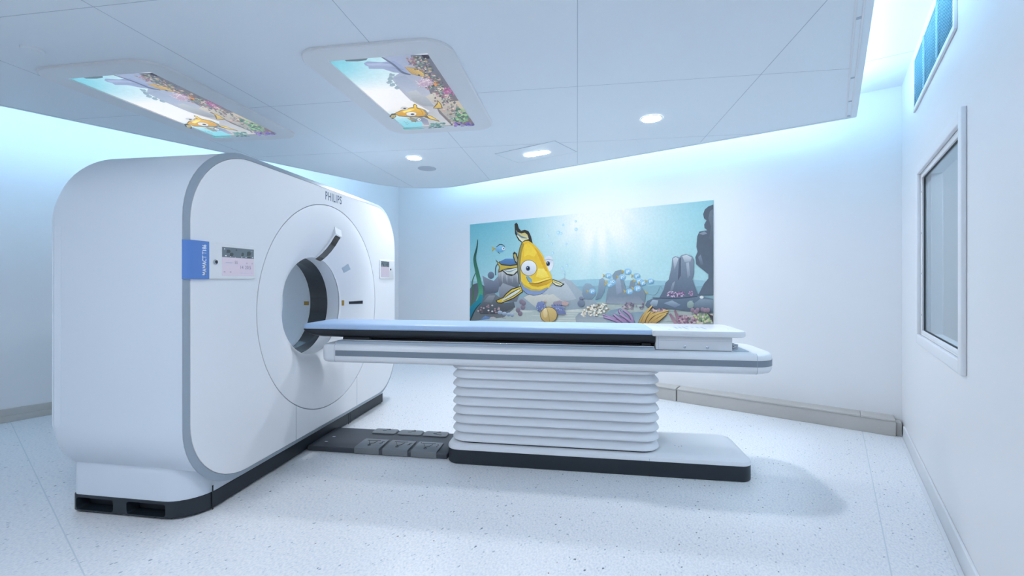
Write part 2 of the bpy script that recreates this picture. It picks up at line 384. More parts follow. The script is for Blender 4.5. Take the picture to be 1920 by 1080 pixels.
# ------------------------------------------------------------------ flat artwork painter: layered polygons carrying an ink colour
class Art:
    def __init__(s, place, normal, step=.00003):
        s.bm = bmesh.new(); s.lay = s.bm.loops.layers.float_color.new('ink'); s.place = place; s.n = Vector(normal); s.step = step; s.k = 0
    def _face(s, vs, cols):
        try: f = s.bm.faces.new(vs)
        except ValueError: return
        for l in f.loops: l[s.lay] = (*srgb(*cols[l.vert]), 1)
    def poly(s, pts, col, col2=None):
        """filled outline; with col2 the ink runs from col (first row) to col2 (last row)"""
        s.k += 1; off = s.n * s.step * s.k
        P = [Vector((p[0], p[1], 0)) for p in pts]
        ys = [p[1] for p in pts]; y0, y1 = min(ys), max(ys) + 1e-6
        vs = [s.bm.verts.new(s.place(*p) + off) for p in pts]
        cols = {}
        for v, p in zip(vs, pts):
            t = (p[1] - y0) / (y1 - y0)
            cols[v] = col if col2 is None else tuple(a + (b - a) * t for a, b in zip(col, col2))
        for tri in tessellate_polygon([P]): s._face([vs[i] for i in tri], cols)
    def ell(s, x, y, rx, ry, col, col2=None, n=20, rot=0):
        c, d = math.cos(rot), math.sin(rot)
        s.poly([(x + rx * math.cos(a) * c - ry * math.sin(a) * d, y + rx * math.cos(a) * d + ry * math.sin(a) * c) for a in [k / n * 2 * PI for k in range(n)]], col, col2)
    def blob(s, x, y, rx, ry, col, col2=None, seed=1, wob=.18, n=18):
        R = random.Random(seed)
        s.poly([(x + rx * q * math.cos(a), y + ry * q * math.sin(a)) for a, q in [(k / n * 2 * PI, 1 + R.uniform(-wob, wob)) for k in range(n)]], col, col2)
    def ribbon(s, pts, wd, col, col2=None):
        m = []
        for i in range(len(pts) - 1):                       # Catmull-Rom
            p0, p1, p2, p3 = pts[max(i - 1, 0)], pts[i], pts[i + 1], pts[min(i + 2, len(pts) - 1)]
            for k in range(6):
                t = k / 6
                m.append((tuple(.5 * (2 * b + (c - a) * t + (2 * a - 5 * b + 4 * c - d) * t * t + (3 * b - a - 3 * c + d) * t ** 3) for a, b, c, d in zip(p0, p1, p2, p3)), wd[i] + (wd[i + 1] - wd[i]) * t))
        m.append((pts[-1], wd[-1])); L, R_ = [], []
        for i, (p, q) in enumerate(m):
            a, b = m[max(i - 1, 0)][0], m[min(i + 1, len(m) - 1)][0]
            dx, dy = b[0] - a[0], b[1] - a[1]; l = math.hypot(dx, dy) or 1
            L.append((p[0] - dy / l * q / 2, p[1] + dx / l * q / 2)); R_.append((p[0] + dy / l * q / 2, p[1] - dx / l * q / 2))
        s.poly(L + R_[::-1], col, col2)
    def ground(s, grid):
        """smooth multi-colour backdrop: rows of ((place-args), colour)"""
        V = [[(s.bm.verts.new(s.place(*p)), c) for p, c in row] for row in grid]
        for r0, r1 in zip(V, V[1:]):
            for i in range(len(r0) - 1):
                q = (r0[i], r0[i + 1], r1[i + 1], r1[i]); s._face([v for v, c in q], {v: c for v, c in q})
def ink_material(name, gain, emit):
    m = mat(name, (.8, .8, .8), .55); nt = m.node_tree; b = nt.nodes['Principled BSDF']; L = nt.links.new
    at = nt.nodes.new('ShaderNodeAttribute'); at.attribute_name = 'ink'
    tc = nt.nodes.new('ShaderNodeTexCoord'); nz = nt.nodes.new('ShaderNodeTexNoise'); nz.inputs['Scale'].default_value = 45; nz.inputs['Detail'].default_value = 5
    L(tc.outputs['Object'], nz.inputs['Vector'])
    mr = nt.nodes.new('ShaderNodeMapRange'); mr.inputs[1].default_value = .3; mr.inputs[2].default_value = .7; mr.inputs[3].default_value = .95 * gain; mr.inputs[4].default_value = 1.03 * gain
    L(nz.outputs['Fac'], mr.inputs[0])
    sc_ = nt.nodes.new('ShaderNodeVectorMath'); sc_.operation = 'SCALE'; L(at.outputs['Color'], sc_.inputs[0]); L(mr.outputs[0], sc_.inputs['Scale'])
    if emit:
        b.inputs['Base Color'].default_value = (.03, .03, .03, 1); L(sc_.outputs[0], b.inputs['Emission Color']); b.inputs['Emission Strength'].default_value = emit
        b.inputs['Roughness'].default_value = .3
    else: L(sc_.outputs[0], b.inputs['Base Color'])
    return m
M['mural'] = ink_material('mural_print', .88, 0)
M['screen_art'] = ink_material('ceiling_screen_picture', 1.0, .95)
def lerp3(a, b, t): t = max(0, min(1, t)); return tuple(x + (y - x) * t for x, y in zip(a, b))

# ------------------------------------------------------------------ underwater mural on the back wall
def on_wall(px, py):
    """where a point of the 1920 x 1080 view lands on the back wall (x along the wall, z up)"""
    c, s_ = math.cos(ROOM.rz), math.sin(ROOM.rz)
    u, v = (px - 960) / FPX, (HORIZON - py) / FPX
    x, y = c * u + s_ * 1, -s_ * u + c * 1
    t = Y_B / y
    return x * t, EYE + v * t
MX0, MX1, MZ0, MZ1 = -4.09, -.928, .56, 1.978
mural = Thing('wall_mural', 'wide underwater mural of a yellow fish and rocks on the back wall', 'mural', ROOM, (-2.5, Y_B, MZ0))
bm = new(); box(bm, MX0, MX1, Y_B - .004, Y_B - .0002, MZ0, MZ1); mural.part('backing_sheet', bm, 'white')
def wall_at(X, Y):
    x, z = on_wall(860 + X / 3.84, 360 + Y / 3.84)
    return Vector((min(max(x, MX0), MX1), Y_B - .0045, min(max(z, MZ0), MZ1)))
A = Art(wall_at, (0, -1, 0))
sunx, sunz = on_wall(860 + 1010 / 3.84, 360 + 140 / 3.84)
def water(x, z):
    t = (MZ1 - z) / (MZ1 - 1.0)
    c = lerp3((120, 194, 204), (190, 224, 226), t)
    d = math.hypot((x - sunx) * .75, (z - sunz) * 1.15)
    glow = math.exp(-(d / .72) ** 2)
    ang = math.atan2(x - sunx, sunz + .25 - z)
    ray = (.5 + .5 * math.sin(ang * 17 + 1.1 * math.sin(ang * 7))) * max(0, 1 - abs(ang) / 1.0) * max(0, 1 - d / 1.15) * .45
    return lerp3(c, (242, 240, 232), min(1, glow * 1.05 + ray))
A.place = lambda x, z: Vector((x, Y_B - .0044, z))
A.ground([[((MX0 + (MX1 - MX0) * i / 120, MZ1 + (MZ0 - MZ1) * j / 40), water(MX0 + (MX1 - MX0) * i / 120, MZ1 + (MZ0 - MZ1) * j / 40)) for i in range(121)] for j in range(41)])
A.place = wall_at
# far hills, sea bed
A.poly([(60, 640), (300, 650), (600, 640), (860, 632), (1000, 625), (1120, 640), (1300, 632), (1500, 640), (1700, 632), (1850, 642), (1850, 800), (60, 800)], (160, 200, 212), (150, 188, 198))
A.poly([(60, 690), (400, 680), (700, 672), (900, 680), (1100, 668), (1300, 680), (1460, 670), (1700, 680), (1850, 670), (1850, 860), (60, 860)], (140, 180, 192), (150, 180, 184))
A.poly([(60, 830), (500, 800), (900, 795), (1300, 790), (1850, 790), (1850, 1010), (60, 1010)], (176, 190, 186), (196, 202, 192))
R0 = random.Random(5)
for k in range(34):
    x, y = R0.uniform(380, 1750), R0.uniform(815, 935)
    A.ell(x, y, R0.uniform(40, 130), R0.uniform(2, 5), R0.choice([(216, 218, 206), (206, 210, 202), (158, 172, 170)]))
A.poly([(400, 790), (520, 720), (640, 668), (762, 620), (810, 640), (870, 700), (960, 765), (1030, 830), (780, 850), (420, 850)], (176, 186, 192), (150, 164, 172))
A.poly([(640, 690), (762, 640), (800, 690), (850, 770), (700, 800), (560, 790)], (196, 202, 204), (172, 182, 186))
for k in range(5): A.poly([(470 + k * 26, 760), (520 + k * 40, 735), (600 + k * 50, 820), (560 + k * 44, 832)], (214, 212, 200), (190, 192, 184))
# left rocks
A.poly([(60, 700), (100, 668), (150, 650), (190, 680), (215, 720), (330, 800), (400, 840), (330, 900), (60, 960)], (92, 100, 112), (120, 124, 122))
A.ell(235, 600, 24, 26, (128, 140, 160), (96, 106, 122))
A.poly([(172, 602), (215, 625), (255, 640), (290, 600), (300, 660), (285, 720), (240, 740), (195, 720)], (150, 156, 172), (88, 94, 108))
A.poly([(300, 500), (340, 480), (400, 480), (440, 500), (440, 545), (300, 545)], (96, 140, 190), (70, 100, 140))
A.poly([(282, 560), (310, 540), (430, 545), (445, 640), (430, 700), (300, 700), (284, 620)], (190, 192, 196), (86, 92, 104))
A.ribbon([(300, 500), (270, 540), (268, 600)], (8, 9, 8), (88, 96, 108))
for k in range(16): A.poly([(290 + k * 9, 575), (294 + k * 9, 575), (291 + k * 9, 620 + 14 * (k % 4))], (232, 232, 230))
A.poly([(290, 700), (320, 655), (360, 670), (420, 690), (445, 730), (420, 790), (300, 790)], (168, 170, 178), (110, 114, 122))
A.poly([(140, 850), (165, 780), (205, 735), (255, 728), (300, 760), (330, 800), (400, 790), (410, 830), (300, 880), (160, 880)], (128, 132, 138), (74, 78, 84))
A.poly([(180, 790), (220, 745), (265, 745), (240, 800)], (158, 160, 164), (110, 114, 118))
for k in range(26): A.ell(100 + R0.uniform(0, 200), 815 + R0.uniform(0, 60), 7, 6, R0.choice([(206, 178, 176), (232, 220, 214), (176, 140, 142), (120, 96, 104)]), n=9)
for k, (x, y) in enumerate(((300, 868), (332, 876), (362, 882), (388, 886))): A.ell(x, y, 19 - k * 2, 14, (206, 218, 232), (120, 136, 158), n=14)
for k, (x, y) in enumerate(((455, 790), (465, 830), (445, 875), (430, 850), (470, 800))): A.ell(x, y, 17, 19, (156, 140, 150), (116, 104, 116), n=12)
A.blob(205, 920, 46, 26, (122, 156, 206), (84, 110, 150), 7); A.blob(320, 922, 40, 20, (176, 150, 160), (136, 116, 128), 8); A.blob(250, 912, 26, 14, (206, 188, 186), None, 9)
A.poly([(60, 930), (300, 905), (470, 930), (640, 940), (640, 1010), (60, 1010)], (186, 196, 192), (196, 202, 194))
# sea grass
A.ribbon([(130, 570), (100, 650), (108, 740), (90, 830)], (4, 9, 12, 8), (64, 120, 96), (90, 120, 70))
A.ribbon([(140, 342), (134, 400), (118, 480), (132, 560), (150, 640), (162, 720), (142, 790)], (3, 10, 20, 26, 30, 34, 34), (30, 66, 60), (96, 186, 140))
A.ribbon([(168, 740), (150, 790), (100, 840), (76, 905)], (26, 38, 40, 34), (40, 150, 160), (20, 120, 150))
A.ribbon([(160, 800), (120, 850), (82, 930)], (4, 8, 10), (30, 60, 60))
# small blue fish near the left
A.poly([(238, 388), (256, 402), (274, 408), (256, 418), (241, 432), (248, 410)], (212, 186, 82), (190, 160, 60))
A.ell(300, 411, 34, 24, (150, 206, 232), (110, 170, 206)); A.ribbon([(275, 396), (300, 378), (325, 384), (336, 400)], (4, 6, 5, 3), (60, 70, 70)); A.ell(325, 408, 11, 12, (236, 242, 244)); A.ell(327, 408, 4, 5, (50, 60, 70)); A.ribbon([(285, 432), (300, 446)], (5, 3), (70, 90, 96))
# bubbles
for x, y, r in ((755, 238, 9), (848, 270, 12), (720, 295, 14), (740, 300, 10), (645, 318, 9), (672, 375, 10), (778, 376, 8), (680, 442, 11), (782, 532, 11), (748, 550, 11), (762, 578, 10), (762, 600, 9), (846, 212, 8)):
    A.ell(x, y, r, r * 1.1, (150, 200, 216), (196, 224, 232), 12); A.ell(x - r * .2, y - r * .25, r * .55, r * .55, (206, 230, 236), None, 10)
# the big yellow fish (outline measured on the 1080 crop at 5.4 px per px, origin 880, 400)
def q(pts): return [((20 + x / 5.4) * 3.84, (40 + y / 5.4) * 3.84) for x, y in pts]
def qe(x, y, rx, ry, *a, **k): (X, Y), = q([(x, y)]); A.ell(X, Y, rx * .711, ry * .711, *a, **k)
INK, YEL, YEL2, PALE = (44, 42, 34), (246, 204, 56), (206, 156, 34), (226, 228, 206)
qe(806, 508, 50, 80, (210, 214, 220), (236, 238, 240)); qe(806, 470, 44, 38, (226, 228, 232), (206, 210, 218)); A.ribbon(q([(758, 476), (805, 466), (850, 476)]), (2, 3, 2), (130, 134, 140)); qe(801, 510, 20, 24, (60, 80, 110)); qe(801, 510, 12, 15, (12, 14, 20)); qe(795, 502, 4, 5, (230, 232, 236))
A.poly(q([(462, 110), (480, 94), (494, 110), (504, 150), (528, 178), (566, 166), (604, 182), (628, 232), (648, 312), (600, 286), (540, 302), (500, 272), (466, 206)]), INK)
A.poly(q([(474, 170), (492, 190), (530, 205), (566, 196), (592, 216), (606, 262), (566, 272), (540, 290), (508, 262)]), (214, 180, 70), PALE)
A.ribbon(q([(480, 176), (500, 214), (540, 242), (590, 252)]), (3, 10, 12, 4), (112, 138, 150)); A.ribbon(q([(486, 222), (512, 250), (545, 280)]), (3, 9, 6), (236, 234, 214))
A.poly(q([(446, 404), (460, 388), (482, 404), (500, 460), (502, 530), (470, 500), (448, 450)]), INK); A.poly(q([(452, 420), (470, 408), (490, 462), (494, 505), (468, 480)]), (206, 176, 80), (150, 160, 160))
A.poly(q([(268, 466), (296, 492), (332, 516), (420, 524), (502, 512), (504, 582), (468, 620), (430, 636), (380, 622), (342, 584), (298, 602), (306, 540)]), INK)
A.poly(q([(284, 486), (330, 526), (420, 534), (494, 524), (490, 545), (400, 556), (340, 570), (306, 590), (312, 540)]), (226, 196, 74), (200, 170, 60))
A.poly(q([(344, 574), (420, 566), (494, 548), (490, 580), (450, 620), (390, 612)]), (234, 236, 226), (214, 216, 200)); A.ribbon(q([(350, 572), (410, 590), (486, 560)]), (3, 9, 3), (140, 160, 176))
A.poly(q([(846, 664), (900, 684), (968, 716), (934, 744), (880, 736), (844, 704)]), INK); A.poly(q([(850, 674), (900, 692), (952, 716), (926, 734), (884, 726), (850, 700)]), (234, 204, 84), PALE); A.ribbon(q([(856, 690), (900, 708), (930, 722)]), (4, 6, 3), (120, 140, 150))
A.poly(q([(532, 734), (430, 764), (368, 816), (346, 848), (272, 880), (286, 908), (332, 912), (452, 864), (548, 796)]), INK)
A.poly(q([(530, 742), (434, 774), (378, 820), (352, 856), (282, 884), (292, 902), (330, 904), (448, 856), (540, 790)]), (242, 206, 70), (228, 190, 60))
A.poly(q([(500, 764), (420, 812), (340, 870), (334, 892), (440, 846), (520, 786)]), (238, 238, 222), (216, 214, 190)); A.ribbon(q([(520, 758), (430, 806), (360, 856)]), (4, 8, 3), (60, 70, 72)); A.ribbon(q([(534, 776), (450, 836), (350, 884)]), (4, 6, 3), (80, 84, 78))
BODY = [(540, 298), (572, 280), (606, 280), (650, 308), (702, 360), (748, 425), (776, 496), (800, 560), (832, 622), (848, 690), (806, 758), (740, 812), (664, 830), (590, 814), (540, 770), (512, 690), (498, 600), (496, 500), (504, 420), (520, 350)]
A.poly(q([(640 + (x - 670) * 1.018 + 26, 556 + (y - 556) * 1.012) for x, y in BODY]), (84, 76, 40))
A.poly(q(BODY), (240, 190, 40), (246, 208, 62))
A.poly(q([(540, 298), (520, 350), (504, 420), (496, 500), (498, 600), (512, 690), (530, 700), (524, 600), (522, 500), (534, 400), (560, 310)]), (176, 146, 44), (120, 134, 130))
A.poly(q([(560, 320), (600, 300), (640, 330), (690, 400), (660, 440), (600, 420), (560, 440)]), (250, 204, 52), (252, 214, 70))
A.poly(q([(660, 340), (700, 380), (742, 440), (770, 520), (800, 590), (770, 580), (720, 470)]), (222, 164, 30), (230, 176, 36))
A.poly(q([(700, 560), (760, 560), (810, 640), (740, 660), (680, 640)]), (253, 228, 110), (250, 216, 80))
A.poly(q([(512, 676), (560, 732), (640, 772), (720, 780), (792, 752), (806, 758), (740, 812), (664, 830), (590, 814), (540, 770)]), (118, 142, 184), (140, 160, 196))
A.poly(q([(516, 664), (560, 722), (640, 764), (730, 772), (800, 740), (806, 752), (720, 786), (630, 782), (556, 744)]), (206, 176, 76))
A.poly(q([(604, 708), (680, 694), (750, 664), (800, 648), (836, 656), (848, 688), (786, 724), (700, 744), (640, 736)]), (232, 186, 46), (206, 154, 30)); A.poly(q([(640, 704), (720, 680), (790, 656), (832, 660), (780, 676), (700, 702)]), (252, 224, 100)); A.ribbon(q([(606, 710), (690, 712), (760, 690), (840, 664)]), (2, 5, 5, 2), (120, 86, 24))
A.poly(q([(580, 640), (604, 636), (636, 668), (640, 694), (620, 704), (596, 676)]), (120, 168, 196), (150, 190, 210)); A.ribbon(q([(580, 642), (598, 680), (622, 706)]), (2, 4, 2), (70, 90, 90))
qe(606, 553, 84, 82, (150, 112, 30)); qe(607, 553, 78, 76, (244, 244, 242), (206, 208, 212), n=32); qe(598, 558, 22, 25, (70, 100, 140)); qe(598, 558, 14, 17, (14, 16, 22)); qe(592, 550, 4, 5, (236, 238, 240))
# middle rocks with the shoal
A.poly([(892, 735), (898, 680), (920, 656), (950, 660), (985, 690), (990, 740), (960, 775), (905, 770)], (150, 172, 186), (120, 140, 156))
A.poly([(985, 775), (1005, 720), (1015, 630), (1040, 618), (1062, 640), (1052, 720), (1020, 770)], (146, 166, 182), (112, 132, 148))
A.poly([(1060, 805), (1068, 735), (1082, 690), (1118, 640), (1108, 600), (1130, 570), (1172, 558), (1180, 600), (1194, 650), (1206, 700), (1228, 690), (1240, 640), (1262, 632), (1276, 676), (1300, 640), (1322, 690), (1350, 740), (1340, 805)], (136, 154, 166), (124, 138, 150))
A.poly([(1130, 650), (1150, 600), (1168, 640), (1178, 720), (1140, 740)], (166, 182, 196), (140, 150, 170))
A.poly([(1060, 805), (1090, 735), (1180, 760), (1290, 740), (1345, 805)], (124, 138, 152), (150, 158, 168))
for x, y, r, d in ((1080, 602, 24, -1), (1220, 573, 27, -1), (1105, 650, 30, -1), (1180, 612, 25, -1), (1285, 604, 25, -1), (1300, 640, 26, -1), (1290, 695, 27, -1), (1232, 716, 26, -1), (1330, 655, 22, -1), (1384, 642, 24, -1), (965, 715, 24, 1), (1090, 668, 22, -1)):
    A.poly([(x - r * .7, y), (x - r * 1.7, y - r * .55), (x - r * 1.5, y), (x - r * 1.7, y + r * .55)], (206, 184, 110), (180, 156, 84))
    A.ell(x, y, r, r * .82, (156, 204, 228), (116, 168, 204), 14); A.ell(x + r * .35, y - r * .15, r * .28, r * .3, (226, 238, 242), None, 9); A.ell(x - r * .2, y + r * .1, r * .22, r * .5, (206, 230, 238), None, 8); A.ell(x + r * .4, y - r * .15, r * .1, r * .13, (50, 70, 90), None, 6)
A.poly([(1340, 708), (1352, 714), (1368, 735), (1350, 728)], (206, 180, 96)); A.ribbon([(1365, 732), (1400, 742), (1430, 728), (1455, 680), (1470, 700)], (2, 3, 3, 3, 2), (110, 140, 150))
# right rocks
A.poly([(1850, 90), (1800, 105), (1775, 126), (1762, 160), (1768, 190), (1786, 206), (1770, 235), (1772, 260), (1792, 276), (1735, 286), (1720, 320), (1714, 395), (1722, 430), (1706, 470), (1712, 520), (1760, 560), (1800, 592), (1800, 622), (1768, 660), (1726, 742), (1850, 742)], (78, 88, 100), (96, 108, 122))
A.poly([(1850, 120), (1810, 140), (1800, 190), (1820, 260), (1806, 330), (1830, 380), (1850, 380)], (110, 120, 132), (90, 100, 112)); A.poly([(1732, 300), (1772, 284), (1792, 300), (1760, 310)], (140, 150, 162)); A.poly([(1726, 470), (1745, 450), (1765, 520), (1745, 530)], (130, 142, 156), (96, 106, 120))
A.poly([(1440, 775), (1480, 700), (1490, 655), (1515, 630), (1535, 540), (1540, 476), (1562, 462), (1592, 470), (1606, 455), (1640, 446), (1680, 462), (1697, 490), (1696, 590), (1685, 630), (1705, 690), (1722, 730), (1780, 775)], (138, 150, 164), (92, 106, 124))
A.poly([(1545, 480), (1566, 468), (1585, 480), (1572, 520), (1556, 560)], (206, 212, 218), (140, 152, 166)); A.poly([(1612, 462), (1642, 452), (1680, 472), (1672, 500), (1630, 505)], (214, 220, 224), (156, 168, 180)); A.poly([(1590, 480), (1604, 470), (1602, 600), (1580, 640)], (84, 96, 112), (84, 96, 112)); A.poly([(1640, 510), (1660, 505), (1668, 600), (1650, 620)], (176, 186, 196), (130, 142, 158)); A.poly([(1540, 660), (1560, 640), (1548, 700), (1520, 730)], (156, 168, 180), (110, 124, 142))
A.poly([(1345, 815), (1360, 785), (1400, 766), (1500, 762), (1740, 748), (1850, 770), (1850, 870), (1690, 862), (1540, 842), (1370, 840)], (112, 128, 144), (84, 100, 116))
A.poly([(1380, 800), (1400, 775), (1440, 780), (1430, 820), (1395, 826)], (176, 190, 202), (120, 136, 152)); A.poly([(1480, 800), (1540, 780), (1600, 812), (1560, 832)], (160, 178, 192), (112, 128, 146)); A.poly([(1700, 800), (1740, 770), (1850, 775), (1850, 860), (1690, 860)], (140, 158, 172), (92, 108, 122))
A.ribbon([(1400, 762), (1560, 766), (1720, 752)], (6, 10, 6), (70, 84, 100))
for k in range(60): A.ell(1505 + R0.uniform(0, 125), 718 + R0.uniform(0, 36), 6, 5, R0.choice([(150, 110, 150), (190, 160, 190), (116, 80, 120), (214, 190, 210)]), n=7)
for k in range(14): A.ell(1660 + R0.uniform(0, 28), 712 + R0.uniform(0, 40), 5, 5, R0.choice([(150, 110, 140), (186, 150, 180)]), n=7)
A.ell(1752, 757, 14, 11, (236, 236, 232)); A.blob(1672, 810, 24, 30, (166, 186, 180), (130, 150, 146), 12)
# foreground: bank, sponges, shell, corals
A.poly([(850, 945), (845, 900), (870, 870), (930, 860), (1000, 900), (1060, 900), (1080, 950)], (140, 152, 164), (176, 182, 184)); A.ell(885, 802, 25, 24, (130, 142, 160), (104, 116, 134)); A.ell(886, 765, 14, 13, (140, 146, 164), (110, 116, 136))
A.poly([(1040, 890), (1100, 850), (1170, 836), (1220, 870), (1330, 860), (1350, 890), (1290, 945), (1080, 945)], (132, 156, 172), (156, 172, 178)); A.poly([(1130, 870), (1165, 842), (1200, 868), (1190, 890), (1140, 890)], (176, 196, 206), (140, 160, 174))
for k in range(30): A.ell(1180 + R0.uniform(0, 160), 800 + R0.uniform(0, 40), 8, 7, R0.choice([(150, 130, 146), (196, 176, 182), (110, 104, 120)]), n=8)
for k in range(150):
    u, v = R0.uniform(-1, 1), R0.uniform(-1, 1)
    if u * u + v * v < 1: A.ell(985 + u * 100 + v * 8, 850 - u * 26 + v * 40, 7, 7, R0.choice([(236, 226, 204), (206, 196, 176), (150, 136, 116), (246, 242, 228)]), n=7)
A.blob(598, 820, 36, 34, (134, 146, 186), (104, 116, 158), 21, .12); A.poly([(672, 812), (715, 804), (760, 830), (780, 880), (720, 882), (690, 860)], (140, 150, 186), (112, 122, 162)); A.blob(724, 800, 40, 18, (170, 150, 160), (140, 140, 160), 23); A.blob(772, 802, 24, 16, (196, 166, 160), None, 24); A.ell(628, 788, 12, 6, (196, 170, 160))
for k in range(50): A.ell(R0.choice([R0.uniform(572, 628), R0.uniform(690, 770)]), R0.uniform(806, 872), 4, 4, R0.choice([(170, 182, 214), (96, 106, 150)]), n=6)
A.ell(655, 884, 62, 58, (120, 96, 56)); A.ell(655, 884, 58, 54, (226, 196, 130), (190, 156, 92)); A.ribbon([(640, 836), (654, 884), (662, 936)], (2, 3, 2), (140, 112, 60)); A.ell(630, 870, 16, 34, (240, 220, 170), (220, 190, 130))
for p in (((1240, 948), (1170, 915), (1110, 905), (1042, 882)), ((1250, 948), (1200, 900), (1160, 860), (1170, 845)), ((1262, 948), (1240, 890), (1190, 850)), ((1180, 948), (1120, 920), (1050, 900)), ((1262, 948), (1220, 915), (1165, 880)), ((1210, 948), (1150, 905), (1120, 880))):
    A.ribbon(p, (26, 22, 17, 10)[:len(p)], (110, 86, 120)); A.ribbon([(x + 2, y - 2) for x, y in p], (18, 14, 10, 6)[:len(p)], (190, 164, 196), (150, 122, 160))
for p in (((1310, 950), (1340, 890), (1400, 818)), ((1330, 950), (1370, 890), (1430, 850)), ((1350, 950), (1400, 890), (1518, 852)), ((1380, 950), (1430, 900), (1510, 868)), ((1400, 950), (1450, 915), (1500, 880)), ((1330, 950), (1350, 900), (1385, 862))):
    A.ribbon(p, (34, 28, 9), (96, 74, 40)); A.ribbon([(x - 1, y - 3) for x, y in p], (25, 20, 6), (228, 192, 118), (176, 138, 74))
for k in range(24): A.ell(1400 + R0.uniform(0, 90), 842 + R0.uniform(0, 18), 7, 6, R0.choice([(206, 166, 164), (226, 198, 190), (170, 128, 136)]), n=7)
for p in (((1570, 948), (1540, 900), (1525, 876)), ((1600, 948), (1575, 890), (1562, 850)), ((1640, 945), (1620, 920), (1610, 900))): A.ribbon(p, (26, 20, 14), (140, 106, 122), (184, 150, 160))
for k in range(70): A.ell(R0.uniform(1590, 1740), R0.uniform(890, 945), 9, 8, R0.choice([(160, 120, 140), (190, 150, 166), (126, 92, 110), (206, 176, 180)]), n=7)
for k in range(60): A.ell(R0.uniform(1705, 1835), R0.uniform(880, 945), 9, 9, R0.choice([(206, 210, 150), (176, 190, 140), (150, 170, 130), (220, 200, 190), (120, 140, 116)]), n=7)
for x, y in ((1688, 850), (1712, 862), (1760, 845), (1780, 852), (1800, 850), (1725, 850)): A.ell(x, y, 14, 18, (176, 150, 164), (126, 104, 120), 10)
A.poly([(1790, 870), (1835, 890), (1850, 940), (1815, 900)], (70, 60, 66))
mural.part('picture', A.bm, 'mural', smooth=0)

